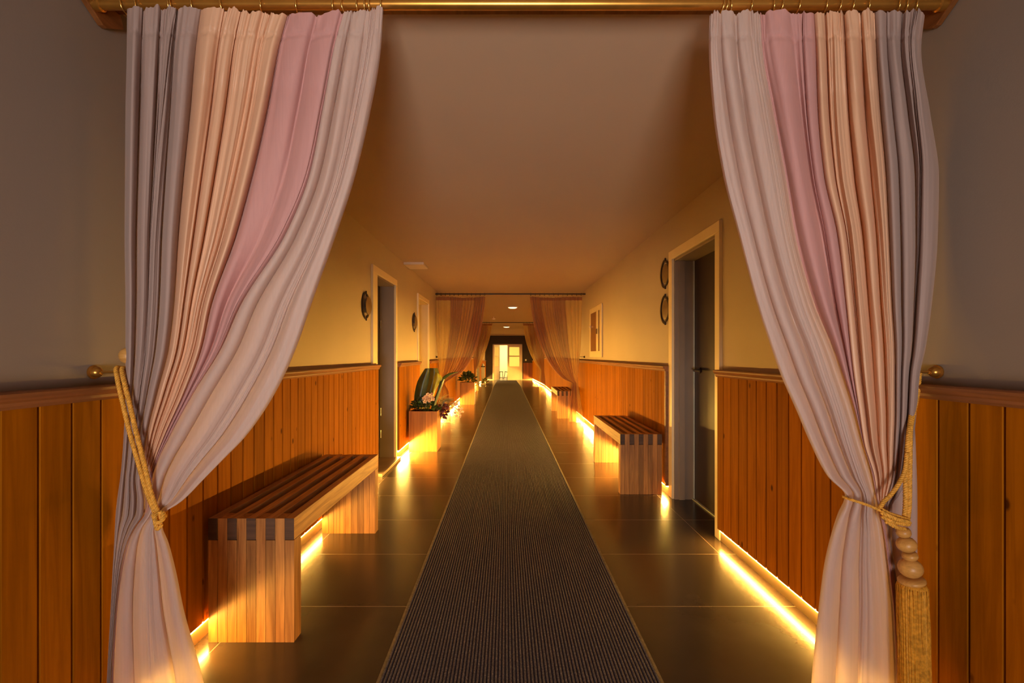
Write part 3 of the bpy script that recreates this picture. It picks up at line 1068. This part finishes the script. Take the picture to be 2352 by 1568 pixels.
rod(YC1, ROD1, 0.0165, M['brass'], 'thick brass curtain rod overhead carrying the two large near curtains', True)
rod(YC2, ROD2, 0.012, M['black'], 'thin dark curtain rod crossing the corridor nearer side of both ceiling lights', False)
rod(YC3, ROD3, 0.012, M['black'], 'thin dark curtain rod crossing the corridor between the two ceiling lights', False)


# holdback hooks ---------------------------------------------------------------
def hook(side, Y, z, label, knob=True, mat=None, dz=0.0, ln=0.155):
    xw = XL if side < 0 else XR
    s = 1 if side < 0 else -1
    mat = mat or M['brass']
    o = empty('holdback_hook', (xw, Y, z))
    mb = MB()
    mb.lathe([(0.021, 0.0005), (0.022, 0.006), (0.017, 0.009), (0.0175, 0.014), (0.015, 0.022), (0.009, 0.028), (0.004, 0.030)], (0, 0, 0), mat, (s, 0, 0), 24)
    mb.build('rosette', o, smooth=True, angle=50)
    mb = MB()
    pts = [(s * 0.02, 0, 0), (s * (ln - 0.04), 0, 0), (s * (ln - 0.015), 0, 0.006), (s * (ln - 0.003), 0, 0.02), (s * ln, 0, 0.04)]
    mb.tube(pts, 0.0042, mat, 10)
    mb.build('stem', o, smooth=True, angle=50)
    if knob:
        mb = MB()
        prof = []
        for i in range(25):
            a = PI * i / 24
            rr = 0.026 * math.sin(a) * (1 + 0.03 * math.cos(i * PI))
            prof.append((max(0.001, rr), -0.026 * math.cos(a)))
        mb.lathe(prof, (s * (ln - 0.025), 0.006, 0.052), M['beadwood'], (0, 0, 1), 24)
        mb.build('knob', o, smooth=True)
    tag(o, label, 'curtain hook', 'curtain holdback hooks')


hook(-1, 1.513, 1.146, 'brass holdback hook with round wooden knob, holding the plain gold rope loop', ln=0.135)
hook(1, 1.543, 1.146, 'brass holdback hook beside the large curtain with the gold tassel', knob=False, ln=0.135)
hook(-1, 8.68, 1.165, 'small dark holdback hook above the panelling behind the nearer planter', mat=M['black'])
hook(1, 8.68, 1.165, 'small dark holdback hook above the panelling beside the cream wall cabinet', mat=M['black'])
hook(1, 16.09, 1.12, 'small dark holdback hook at the farthest sheer curtain near the wall switch', mat=M['black'], ln=0.2)


# ropes ------------------------------------------------------------------------
def smooth_path(pts, n):
    P = np.array([tuple(p) for p in pts], float)
    d = np.r_[0, np.cumsum(np.linalg.norm(np.diff(P, axis=0), axis=1))]
    q = np.linspace(0, d[-1], n)
    return np.stack([pchip(d, P[:, i], q) for i in range(3)], -1), d[-1]


def cord(mb, pts, r, mat, strands=3, pitch=0.022):
    """Twisted cord: strands wound round the path."""
    P0, ln = smooth_path(pts, 60)
    n = max(40, int(ln / pitch * 12))
    P, ln = smooth_path(pts, n)
    T = np.gradient(P, axis=0)
    T /= np.linalg.norm(T, axis=1)[:, None]
    up = np.cross(T, np.array([0.13, 1.0, 0.07]))
    up /= np.linalg.norm(up, axis=1)[:, None]
    bn = np.cross(T, up)
    s = np.linspace(0, ln, n)
    for k in range(strands):
        a = 2 * PI * (s / pitch + k / strands)
        Q = P + (up * np.cos(a)[:, None] + bn * np.sin(a)[:, None]) * r * 0.48
        mb.tube([Vector(q) for q in Q], r * 0.56, mat, 6, rnd=random.random())


def W(px, py, Y):
    return at(px, py, Y)


# plain rope on the side of the big bench
tb = empty('curtain_tieback', tuple(W(365, 1200, 1.43)))
mb = MB()
cord(mb, [W(286, 862, 1.525), W(281, 846, 1.52), W(270, 844, 1.50), W(268, 860, 1.475), W(279, 912, 1.455), W(296, 985, 1.445), W(317, 1060, 1.435), W(338, 1130, 1.425), W(356, 1176, 1.415), W(366, 1196, 1.41)], 0.0068, M['cord'])
cord(mb, [W(294, 862, 1.53), W(290, 846, 1.525), W(282, 845, 1.505), W(282, 862, 1.48), W(294, 912, 1.458), W(311, 985, 1.447), W(330, 1060, 1.437), W(347, 1130, 1.427), W(362, 1174, 1.417), W(371, 1192, 1.412)], 0.0068, M['cord'])
local(mb, tb).build('cord', tb, smooth=True)
mb = MB()
cord(mb, [W(352, 1180, 1.41), W(362, 1200, 1.395), W(374, 1192, 1.40), W(372, 1176, 1.415), W(360, 1180, 1.41), W(357, 1200, 1.395), W(362, 1214, 1.40), W(372, 1204, 1.405)], 0.0062, M['cord'])
local(mb, tb).build('knot', tb, smooth=True)
mb = MB()
cord(mb, [W(372, 1190, 1.41), W(378, 1186, 1.45), W(372, 1182, 1.52), W(340, 1150, 1.56), W(310, 1040, 1.56), W(296, 920, 1.535), W(290, 866, 1.515)], 0.0062, M['cord'])
local(mb, tb).build('back_cord', tb, smooth=True)
tag(tb, 'plain twisted gold rope tieback looped over a hook with no visible tassel', 'curtain tieback', 'gold rope tiebacks')

# rope with the tassel
tb = empty('curtain_tieback', tuple(W(2078, 1208, 1.43)))
mb = MB()
cord(mb, [W(2112, 856, 1.555), W(2108, 900, 1.54), W(2098, 950, 1.50), W(2091, 990, 1.465), W(2090, 1040, 1.45), W(2089, 1100, 1.44), W(2088, 1160, 1.435), W(2084, 1198, 1.43)], 0.0068, M['cord'])
cord(mb, [W(2106, 856, 1.555), W(2100, 910, 1.53), W(2092, 960, 1.49), W(2087, 1000, 1.46), W(2082, 1060, 1.45), W(2080, 1100, 1.443), W(2080, 1160, 1.437), W(2076, 1196, 1.432)], 0.0068, M['cord'])
cord(mb, [W(2084, 1040, 1.445), W(2079, 1078, 1.44), W(2066, 1108, 1.43), W(2047, 1135, 1.42), W(2030, 1152, 1.412), W(2020, 1168, 1.40)], 0.0062, M['cord'])
local(mb, tb).build('cord', tb, smooth=True)
mb = MB()
cord(mb, [W(1936, 1140, 1.43), W(1955, 1147, 1.40), W(1985, 1157, 1.39), W(2010, 1167, 1.39), W(2032, 1178, 1.395)], 0.0042, M['cord'])
local(mb, tb).build('front_cord', tb, smooth=True)
mb = MB()
cord(mb, [W(2024, 1170, 1.40), W(2040, 1179, 1.395), W(2060, 1186, 1.405), W(2086, 1194, 1.425)], 0.0072, M['cord'], pitch=0.03)
cord(mb, [W(2026, 1184, 1.40), W(2042, 1195, 1.39), W(2060, 1200, 1.40), W(2086, 1204, 1.42)], 0.0072, M['cord'], pitch=0.03)
cord(mb, [W(2024, 1175, 1.39), W(2044, 1186, 1.38), W(2062, 1193, 1.39), W(2088, 1199, 1.415)], 0.0072, M['cord'], pitch=0.03)
cord(mb, [W(2034, 1196, 1.395), W(2050, 1206, 1.39), W(2064, 1212, 1.40), W(2078, 1214, 1.42)], 0.0060, M['cord'], pitch=0.03)
local(mb, tb).build('knot', tb, smooth=True)
Yt = 1.43
def bead(px, py, w, h, lean=0.12, m=None, flat=False):
    c = W(px, py, Yt)
    kx = Yt / F
    mb = MB()
    ax = (lean, 0, -1)
    if flat:
        prof = [(w / 2 * kx * q, (t) * h / 2 * kx) for (q, t) in ((0.55, -1), (0.85, -0.8), (1.0, -0.3), (1.0, 0.3), (0.85, 0.8), (0.55, 1))]
        mb.lathe(prof, c, m or M['beadwood'], ax, 28)
    else:
        mb.lathe([(max(0.0005, math.sin(PI * i / 14)) * w / 2 * kx, -math.cos(PI * i / 14) * h / 2 * kx) for i in range(15)], c, m or M['beadwood'], ax, 28)
    local(mb, tb).build('bead', tb, smooth=True, angle=60)
bead(2075, 1222, 29, 20, 0.25, flat=True)
bead(2082, 1250, 40, 35, 0.3)
bead(2090, 1276, 31, 17, 0.3, flat=True)
bead(2091, 1304, 48, 44, 0.25)
bead(2094, 1333, 53, 15, 0.22, flat=True)
mb = MB()
c0 = W(2095, 1338, Yt)
kx = Yt / F
prof = [(24 * kx, 0.0), (27 * kx, 0.008), (28.5 * kx, 0.03), (29 * kx, 0.12), (29.5 * kx, 0.24), (30 * kx, 0.36), (29 * kx, 0.40)]
mb.lathe(prof, c0, M['tassel'], (0.025, 0, -1), 144, flute=0.035, nfl=36)
local(mb, tb).build('tassel_fringe', tb, smooth=True)
mb = MB()
for i in range(26):
    a = 2 * PI * i / 26
    r0 = 29.6 * kx
    pts = []
    for q in range(9):
        h = 0.01 + 0.40 * q / 8
        wob = 0.0012 * math.sin(q * 1.3 + i * 2.1)
        pts.append(c0 + Vector((r0 * math.cos(a) * (0.97 + 0.05 * q / 8) + 0.025 * h + wob, r0 * math.sin(a) * (0.97 + 0.05 * q / 8), -h)))
    mb.tube(pts, 0.0013, M['cord'] if i % 5 == 0 else M['tassel'], 5)
local(mb, tb).build('tassel_threads', tb, smooth=True)
tag(tb, 'twisted gold rope tieback with wooden beads and a long fringed tassel', 'curtain tieback', 'gold rope tiebacks')


# --------------------------------------------------------------------------- benches
def make_bench():
    """Origin at the near left foot; 0.36 wide, 1.29 long, 0.518 high."""
    Wd, Ln, H, SH = 0.36, 1.29, 0.518, 0.089
    p = Wd / 9
    r = empty('slatted_bench')
    mb = MB()
    for i in range(0, 9, 2):
        rv = random.random()
        mb.box(i * p + 0.0006, (i + 1) * p - 0.0006, 0, Ln, H - SH, H, M['teak_y'], rv, endm=M['teak_end'])
    mb.box(0.004, Wd - 0.004, 0.071, Ln - 0.071, H - 0.045, H - 0.030, M['teak_end'], 0.2)  # dark board added below the slats to block light and darken the gaps
    mb.build('seat', r, bevel=0.0016)
    for (a, b) in ((0.0, 0.07), (Ln - 0.07, Ln)):
        mb = MB()
        for i in range(9):
            top = H - SH - 0.003 if i % 2 == 0 else H - 0.001
            mb.box(i * p + 0.0009, (i + 1) * p - 0.0009, a + 0.001, b - 0.001, 0.0, top, M['teak_z'], random.random())
        mb.build('leg', r, bevel=0.0016)
    return r


bench = make_bench()
bench.location = (-1.255, 2.0, 0.0)
tag(bench, 'largest nearest slatted wooden bench, standing between the plain-rope curtain and the first doorway', 'bench', 'slatted wooden benches')
b2 = copy_tree(bench)
b2.location = (0.962, 4.125, 0.0)
tag(b2, 'slatted wooden bench beside the dark door with the two round wall signs', 'bench', 'slatted wooden benches')
b3 = copy_tree(bench)
b3.location = (0.922, 9.05, 0.0)
tag(b3, 'small distant slatted wooden bench partly behind a sheer curtain', 'bench', 'slatted wooden benches')


# --------------------------------------------------------------------------- planters and plants
def make_planter(w=0.352, d=0.32, h=0.50):
    r = empty('wooden_planter')
    t = 0.022
    mb = MB()
    nb = 5
    for i in range(nb):
        a, b = i * w / nb, (i + 1) * w / nb
        mb.box(a + 0.0005, b - 0.0005, 0, t, 0.0, h, M['planter'], random.random())
        mb.box(a + 0.0005, b - 0.0005, d - t, d, 0.0, h, M['planter'], random.random())
    for i in range(4):
        a, b = t + i * (d - 2 * t) / 4, t + (i + 1) * (d - 2 * t) / 4
        mb.box(0, t, a, b, 0.0, h, M['planter'], random.random())
        mb.box(w - t, w, a, b, 0.0, h, M['planter'], random.random() * 0.3)
    mb.build('planter_box', r, bevel=0.0015)
    mb = MB()
    mb.box(t, w - t, t, d - t, h - 0.06, h - 0.03, M['soil'])
    mb.build('soil', r)
    return r


pl1 = make_planter()
pl1.location = (-1.238, 5.946, 0)
tag(pl1, 'square wooden planter box holding a broad-leaved plant, beside the near doorway', 'planter', 'wooden planter boxes')
pl2 = copy_tree(pl1)
pl2.location = (-1.175, 11.54, 0)
pl2.scale = (1, 1, 1.08)
tag(pl2, 'farther square wooden planter box with a small dark bush, past the sheer curtain', 'planter', 'wooden planter boxes')


def leaf_quad(mb, c, d, n, ln, wd, m, rnd=0.5):
    d = d.normalized()
    s = d.cross(n)
    s = s.normalized() if s.length > 1e-5 else d.orthogonal().normalized()
    n = s.cross(d)
    rows = []
    for (t, w, b) in ((0, 0.08, 0), (0.3, 0.8, 0.06), (0.6, 1.0, 0.04), (0.85, 0.55, -0.04), (1.0, 0.04, -0.12)):
        o = c + d * ln * t + n * b * ln
        rows.append([o - s * wd * w * 0.5 + n * wd * 0.15 * w, o, o + s * wd * w * 0.5 + n * wd * 0.15 * w])
    mb.grid(rows, m, rnd)


def bush(name, c, rad, nleaf, lsize, label, group, mats):
    r = empty(name, tuple(c))
    mb = MB()
    for i in range(nleaf):
        a = random.uniform(0, 2 * PI)
        e = random.uniform(0.08, 1.45)
        rr = random.uniform(0.55, 1.0)
        d = Vector((math.cos(a) * math.cos(e), math.sin(a) * math.cos(e), math.sin(e)))
        p = Vector((d.x * rad[0] * rr, d.y * rad[1] * rr, d.z * rad[2] * rr))
        dd = d + Vector((random.uniform(-1, 1), random.uniform(-1, 1), random.uniform(-0.6, 0.8))) * 0.8
        leaf_quad(mb, p, dd, Vector((random.uniform(-.5, .5), -0.6, 1)), lsize * random.uniform(0.7, 1.25), lsize * 0.62, random.choice(mats), random.random())
    mb.build('foliage', r, smooth=True)
    mb = MB()
    for i in range(7):
        a = 2 * PI * i / 7
        mb.tube([(0, 0, -0.05), (math.cos(a) * rad[0] * 0.35, math.sin(a) * rad[1] * 0.35, rad[2] * 0.3), (math.cos(a) * rad[0] * 0.6, math.sin(a) * rad[1] * 0.6, rad[2] * 0.7)], 0.004, M['olive'], 6)
    mb.build('stems', r, smooth=True)
    tag(r, label, 'plant', group)
    return r


bush('leafy_plant', (-1.065, 6.08, 0.50), (0.175, 0.14, 0.15), 190, 0.055, 'low dark green leafy plant filling the nearer planter below the cream flowers', 'plants in planters', [M['bush'], M['leafgreen']])
bush('leafy_plant', (-1.0, 11.68, 0.545), (0.19, 0.15, 0.22), 150, 0.085, 'dark bushy plant in the farther planter', 'plants in planters', [M['leafgreen'], M['leafgreen'], M['olive']])


def outline_leaf(pts, Y0_, bulge, m, ridge=None, lean=0.0):
    """A broad leaf: outline read off the photograph, domed, with a raised midrib."""
    P = [at(px, py, Y0_) for (px, py) in pts]
    n = len(P) // 2
    left = P[:n]
    right = P[n:][::-1]
    rows = []
    m_ = len(left)
    Ls, _ = smooth_path(left, 12)
    Rs, _ = smooth_path(right, 12)
    for i in range(12):
        t = i / 11
        row = []
        for k in range(9):
            q = k / 8
            p = Vector(Ls[i]) * (1 - q) + Vector(Rs[i]) * q
            p.y += -bulge * math.sin(PI * q) + 0.02 * abs(q - 0.5) + lean * t
            if k == 4:
                p.y -= 0.006
            row.append(p)
        rows.append(row)
    mb = MB()
    mb.grid(rows, m)
    return mb


bp = empty('broad_leaf_plant', (-1.03, 6.14, 0.45))
lv = [
    ([(953, 934), (951, 915), (957, 880), (967, 860), (976, 846), (991, 845), (988, 866), (983, 890), (977, 914), (970, 936)], 6.16, 0.015, M['leafgreen']),
    ([(968, 936), (975, 914), (981, 890), (986, 866), (989, 845), (1005, 845), (1009, 860), (1003, 884), (996, 906), (986, 934)], 6.13, 0.02, M['olive']),
    ([(986, 924), (991, 905), (993, 885), (995, 866), (1001, 854), (1008, 858), (1016, 868), (1010, 879), (1002, 893), (992, 922)], 6.10, 0.02, M['yellowgreen']),
    ([(989, 940), (998, 912), (1006, 893), (1013, 877), (1017, 869), (1021, 871), (1017, 884), (1012, 898), (1006, 914), (998, 940)], 6.08, 0.008, M['leafgreen'])]
for (pts, Yl, bl, m) in lv:
    local(outline_leaf(pts, Yl, bl, m), bp).build('leaf', bp, smooth=True)
mb = MB()
A_, _ = smooth_path([at(1004, 905, 6.08), at(1012, 880, 6.10), at(1022, 866, 6.16), at(1036, 858, 6.22), at(1052, 854, 6.28)], 14)
rows = []
for i in range(14):
    w = 0.017 * math.sin(PI * (0.12 + 0.86 * i / 13)) + 0.002
    c = Vector(A_[i])
    rows.append([c + Vector((-w * 0.5, 0, w)), c + Vector((0, -0.006, 0)), c + Vector((w * 0.5, 0, -w))])
mb.grid(rows, M['leafgreen'])
local(mb, bp).build('leaf', bp, smooth=True)
mb = MB()
for dx in (-0.05, 0.0, 0.06):
    mb.tube([(dx * 0.5, 0, -0.0), (dx * 0.8, 0.0, 0.10), (dx, 0.01, 0.22)], 0.006, M['olive'], 7)
mb.build('stems', bp, smooth=True)
tag(bp, 'tall broad-leaved plant with folded dark and yellow-green leaves in the nearer planter', 'plant', 'plants in planters')


def blossom(mb, c, r, face, mp):
    face = face.normalized()
    u = face.orthogonal().normalized()
    w = face.cross(u)
    for k in range(5):
        a = 2 * PI * k / 5 + random.random() * 0.3
        d = u * math.cos(a) + w * math.sin(a)
        leaf_quad(mb, c, d + face * 0.35, face, r, r * 0.75, mp)
    mb.ball(c + face * r * 0.12, r * 0.2, M['pollen'], seg=8)


fc = empty('flower_cluster', tuple(at(985, 925, 5.98)))
k6 = 5.98 / F
for (px, py) in ((974, 915), (979, 910), (983, 906), (988, 909), (993, 913), (981, 917), (987, 920), (976, 922), (992, 906), (985, 914), (994, 917)):
    mb = MB()
    blossom(mb, at(px, py, 5.96 + random.uniform(-0.02, 0.02)), 0.03, Vector((random.uniform(-.5, .5), -1, random.uniform(0, .8))), M['petal'])
    local(mb, fc).build('blossom', fc, smooth=True)
mb = MB()
for (px, py) in ((976, 918), (983, 912), (990, 914), (986, 920)):
    mb.tube([at(984, 948, 6.04), at((984 + px) / 2, 930, 6.01), at(px, py, 5.99)], 0.003, M['olive'], 6)
local(mb, fc).build('stems', fc, smooth=True)
tag(fc, 'cluster of cream and orange flowers rising above the dark leafy plant in the nearer planter', 'flowers')

ta = empty('trailing_flower_plant', tuple(at(1006, 938, 6.16)))
mb = MB()
base = at(1006, 940, 6.16)
for i in range(46):
    tgt = at(random.uniform(1006, 1027), random.uniform(926, 956), 6.18 + random.uniform(-0.05, 0.07))
    leaf_quad(mb, tgt, Vector((random.uniform(-.3, .8), random.uniform(-.5, .5), random.uniform(-1, .2))), Vector((0, -1, 0.3)), 0.055, 0.035, M['redleaf'], random.random())
local(mb, ta).build('red_leaves', ta, smooth=True)
mb = MB()
for i in range(40):
    a = random.uniform(-0.2, 1.0)
    tip = at(random.uniform(1008, 1044), random.uniform(904, 928), 6.18 + random.uniform(-0.08, 0.1))
    mid = (base + tip) / 2 + Vector((0, 0, 0.06))
    Q, _ = smooth_path([base + Vector((random.uniform(-.03, .04), random.uniform(-.03, .03), 0)), mid, tip], 7)
    rows = []
    for j, q in enumerate(Q):
        w = 0.006 * (1 - j / 7.5)
        rows.append([Vector(q) + Vector((0, 0, w)), Vector(q) - Vector((0, 0, w))])
    mb.grid(rows, random.choice([M['grassgold'], M['grassgold'], M['olive']]))
local(mb, ta).build('grass_blades', ta, smooth=True)
mb = MB()
tips = []
for i in range(9):
    tip = at(random.uniform(1040, 1060), random.uniform(918, 952), 6.2 + random.uniform(-0.08, 0.12))
    mid = (base + tip) / 2 + Vector((0, 0, 0.07))
    Q, _ = smooth_path([base, mid, tip], 9)
    mb.tube([Vector(q) for q in Q], 0.0022, M['olive'], 5)
    tips.append(tip)
local(mb, ta).build('stems', ta, smooth=True)
for tip in tips:
    for j in range(3):
        mb = MB()
        blossom(mb, tip + Vector((random.uniform(-.03, .03), random.uniform(-.03, .03), random.uniform(-.04, .03))), 0.019, Vector((random.uniform(-.6, .6), -1, random.uniform(-.2, .7))), M['petalpink'])
        local(mb, ta).build('blossom', ta, smooth=True)
tag(ta, 'trailing plant with dark red leaves and small pale flowers spilling over the nearer planter', 'plant', 'plants in planters')

# pale pedestal near the end
ped = empty('pedestal', (at(1109.5, 0, 20.5).x, 20.5, floor_z(20.5)))
zt = at(0, 841, 20.5).z - floor_z(20.5)
mb = MB()
mb.box(-0.07, 0.07, -0.07, 0.07, 0.03, zt - 0.03, M['cream'])
mb.build('column', ped, bevel=0.004)
mb = MB()
mb.box(-0.10, 0.10, -0.10, 0.10, 0.0, 0.03, M['cream'])
mb.build('base', ped, bevel=0.003)
mb = MB()
mb.box(-0.09, 0.09, -0.09, 0.09, zt - 0.03, zt, M['soil'])
mb.build('cap', ped, bevel=0.003)
tag(ped, 'slim pale pedestal standing against the wall near the far doorway', 'pedestal')
vz = empty('vase', (ped.location.x, 20.5, at(0, 841, 20.5).z + 0.001))
mb = MB()
mb.lathe([(0.03, 0), (0.055, 0.02), (0.06, 0.05), (0.03, 0.09), (0.022, 0.11), (0.03, 0.125)], (0, 0, 0), M['plastic'], (0, 0, 1), 20)
mb.build('body', vz, smooth=True)
tag(vz, 'small white vase on top of the slim pale pedestal', 'vase')
bush('leafy_plant', (ped.location.x + 0.10, 20.05, floor_z(20.0) + 0.05), (0.12, 0.12, 0.2), 50, 0.10, 'small yellowish plant on the floor at the foot of the pale pedestal', 'plants in planters', [M['grassgold'], M['olive']])


# --------------------------------------------------------------------------- wall and ceiling things
def round_sign(side, Y, z, label, split):
    xw = XL if side < 0 else XR
    s = 1 if side < 0 else -1
    r = empty('round_wall_sign', (xw, Y, z))
    mb = MB()
    so = 0.024 if side < 0 else 0.002
    mb.lathe([(0.080, so), (0.084, so + 0.003), (0.084, so + 0.007), (0.080, so + 0.009)], (0, 0, 0), M['bronze'], (s, 0, 0), 40)
    mb.build('disc', r, smooth=True, angle=40)
    for (a0, a1, R) in ((-80, 82, 0.104), (100, 262, 0.118)):
        mb = MB()
        inner, outer = [], []
        v, f = [], []
        K = 28
        for i in range(K + 1):
            a = math.radians(a0 + (a1 - a0) * i / K)
            for (dr, dx) in ((-0.010, 0.004), (-0.010, 0.012), (0.010, 0.012), (0.010, 0.004)):
                v.append((s * dx, -s * (R + dr) * math.cos(a) * -1, (R + dr) * math.sin(a)))
        for i in range(K):
            for k in range(4):
                k2 = (k + 1) % 4
                f.append((i * 4 + k, i * 4 + k2, (i + 1) * 4 + k2, (i + 1) * 4 + k))
        f += [(0, 1, 2, 3), (K * 4 + 3, K * 4 + 2, K * 4 + 1, K * 4)]
        mb.add(v, f, M['black'])
        mb.build('ring_half', r, smooth=True, angle=40)
    for sg in (1, -1):
        mb = MB()
        mb.box(s * 0.004, s * 0.013, -0.008, 0.008, sg * 0.108, sg * 0.136, M['black'])
        mb.build('tab', r)
    mb = MB()
    mb.box(s * 0.0005, s * (so + 0.0005), -0.012, 0.012, -0.012, 0.012, M['black'])
    mb.build('spacer', r)
    tag(r, label, 'wall sign', 'round wall signs beside the doors')


round_sign(-1, 4.40, 1.652, 'round dark-rimmed wall sign above the nearest bench, before the first doorway', True)
round_sign(-1, 6.65, 1.655, 'round dark-rimmed wall sign above the nearer planter, before the second doorway', True)
round_sign(1, 4.21, 1.915, 'upper of the two round split-ring wall signs stacked beside the dark door', True)
round_sign(1, 4.21, 1.600, 'lower of the two round split-ring wall signs stacked beside the dark door', True)

# cream cabinet on the wall
cb = empty('wall_cabinet', (XR, 7.03, 1.165))
cw, ch = 1.04, 0.80
mb = MB()
mb.box(-0.001, -0.012, 0.02, cw - 0.02, 0.02, ch - 0.02, M['cream'])
mb.build('cabinet_body', cb, bevel=0.004)
x0, x1 = -0.012, -0.020
mb = MB()
mb.box(x0, x1, 0.0, 0.16, 0.0, ch, M['cream'])
mb.box(x0, x1, 0.27, 0.44, 0.095, ch - 0.085, M['cream'])
mb.box(x0, x1, cw - 0.10, cw, 0.0, ch, M['cream'])
mb.box(x0, x1, 0.16, cw - 0.10, 0.0, 0.095, M['cream'])
mb.box(x0, x1, 0.16, cw - 0.10, ch - 0.085, ch, M['cream'])
mb.build('front_frame', cb, bevel=0.004)
mb = MB()
mb.box(-0.0125, -0.0175, 0.44, cw - 0.10, 0.095, ch - 0.085, M['brownpane'])
mb.build('glass_pane', cb)['label'] = 'wide red-brown pane'
mb = MB()
mb.box(-0.0125, -0.0175, 0.16, 0.27, 0.095, ch - 0.085, M['olivepane'])
mb.build('glass_pane', cb)['label'] = 'narrow dark pane'
mb = MB()
mb.box(-0.020, -0.036, 0.33, 0.37, 0.36, 0.44, M['olivepane'])
mb.build('latch', cb, bevel=0.004)
mb = MB()
mb.ball((-0.034, cw - 0.13, 0.50), 0.02, M['cream'])
mb.build('knob', cb, smooth=True)
tag(cb, 'cream framed cabinet with brown panes mounted on the wall above the panelling', 'cabinet')


def downlight(px, py, label, w):
    Y = F * (CEIL - EYE) / (815 - py)
    p = at(px, py, Y)
    r = empty('ceiling_light', (p.x, Y, CEIL))
    rad = w * Y / F / 2
    mb = MB()
    mb.lathe([(rad * 0.86, -0.001), (rad * 1.12, -0.001), (rad * 1.14, -0.012), (rad * 1.0, -0.022), (rad * 0.86, -0.018)], (0, 0, 0), M['ceilpanel'], (0, 0, 1), 36)
    mb.build('housing', r, smooth=True, angle=40)
    mb = MB()
    mb.lathe([(rad * 0.9, -0.018), (rad * 0.88, -0.03), (rad * 0.6, -0.042), (rad * 0.2, -0.047)], (0, 0, 0), M['lamp'], (0, 0, 1), 32)
    mb.build('diffuser', r, smooth=True)
    tag(r, label, 'ceiling light', 'round ceiling lights')


downlight(1177.4, 704, 'nearer, larger round glowing ceiling light between the sheer curtains', 22)
downlight(1163.3, 749.5, 'farther, smaller round glowing ceiling light above the far double door', 15)

mb = MB()
mb.box(XL + 0.005, -1.06, 5.98, 6.32, CEIL - 0.03, CEIL - 0.0005, M['ceilpanel'])
o = mb.build('ceiling_panel', bevel=0.01)
tag(o, 'flat pale rectangular fitting on the ceiling, high above the nearer planter', 'ceiling fitting')
sp = empty('ceiling_sensor', (at(1134, 731, 14.5).x, 14.5, CEIL))
mb = MB()
mb.tube([(0, 0, -0.001), (0, 0, -0.05)], 0.008, M['plastic'], 8)
mb.build('stem', sp)
mb = MB()
mb.lathe([(0.012, -0.05), (0.05, -0.055), (0.05, -0.075), (0.02, -0.085)], (0, 0, 0), M['plastic'], (0, 0, 1), 18)
mb.build('sensor_body', sp, smooth=True, angle=40)
tag(sp, 'tiny pale sensor hanging from the ceiling just before the second dark rod', 'sensor')

ws = empty('wall_switch', (at(1207.7, 0, YE).x, YE, at(0, 826.5, YE).z))
mb = MB()
mb.box(-0.045, 0.045, -0.012, -0.001, -0.045, 0.045, M['plastic'])
mb.build('plate', ws, bevel=0.004)
mb = MB()
mb.box(-0.02, 0.02, -0.018, -0.012, -0.03, 0.03, M['plastic'])
mb.build('rocker', ws, bevel=0.003)
tag(ws, 'small white switch on the dark end wall beside the double door', 'wall switch')

rl = empty('ceiling_lamp_panel', (0.0, 29.2, CEIL - 0.001))
mb = MB()
mb.box(-0.55, 0.55, -0.45, 0.45, -0.04, -0.03, M['room_lamp'])
mb.build('diffuser', rl)
mb = MB()
mb.box(-0.58, 0.58, -0.48, 0.48, -0.03, 0.0, M['plastic'])
mb.build('housing', rl)
tag(rl, 'bright ceiling lamp of the lit room behind the far double door', 'ceiling light')


# --------------------------------------------------------------------------- light
def area(name, loc, rot, sx, sy, power, color):
    l = bpy.data.lights.new(name, 'AREA')
    l.shape = 'RECTANGLE'
    l.size, l.size_y = sx, sy
    l.energy = power
    l.color = color
    o = bpy.data.objects.new(name, l)
    o.location = loc
    o.rotation_euler = rot
    COL.objects.link(o)
    return o


# unseen fill light added behind the viewpoint to brighten the near curtains and ceiling
area('near_fill_light', (0.0, -2.3, 0.6), (math.radians(103), 0, 0), 0.9, 0.9, 30.0, (1.0, 0.86, 0.78)).data.spread = math.radians(75)

w = bpy.data.worlds.new('World')
w.use_nodes = True
w.node_tree.nodes['Background'].inputs[0].default_value = (0.02, 0.014, 0.01, 1)
w.node_tree.nodes['Background'].inputs[1].default_value = 0.3
SC.world = w

# --------------------------------------------------------------------------- camera
cam = bpy.data.cameras.new('Camera')
cam.sensor_width = 36.0
cam.lens = 36.0 * F / 2352.0
cam.shift_x = 8.0 / 2352.0
cam.shift_y = 31.0 / 2352.0
cam.clip_start = 0.02
co = bpy.data.objects.new('Camera', cam)
co.location = (0, 0, EYE)
co.rotation_euler = (math.radians(90), 0, 0)
COL.objects.link(co)
SC.camera = co
SC.view_settings.view_transform = 'Standard'
SC.view_settings.look = 'None'
SC.view_settings.exposure = 0.0
SC.cycles.use_denoising = True
SC.cycles.max_bounces = 10
SC.cycles.diffuse_bounces = 6
SC.cycles.transparent_max_bounces = 24
SC.cycles.sample_clamp_indirect = 20.0
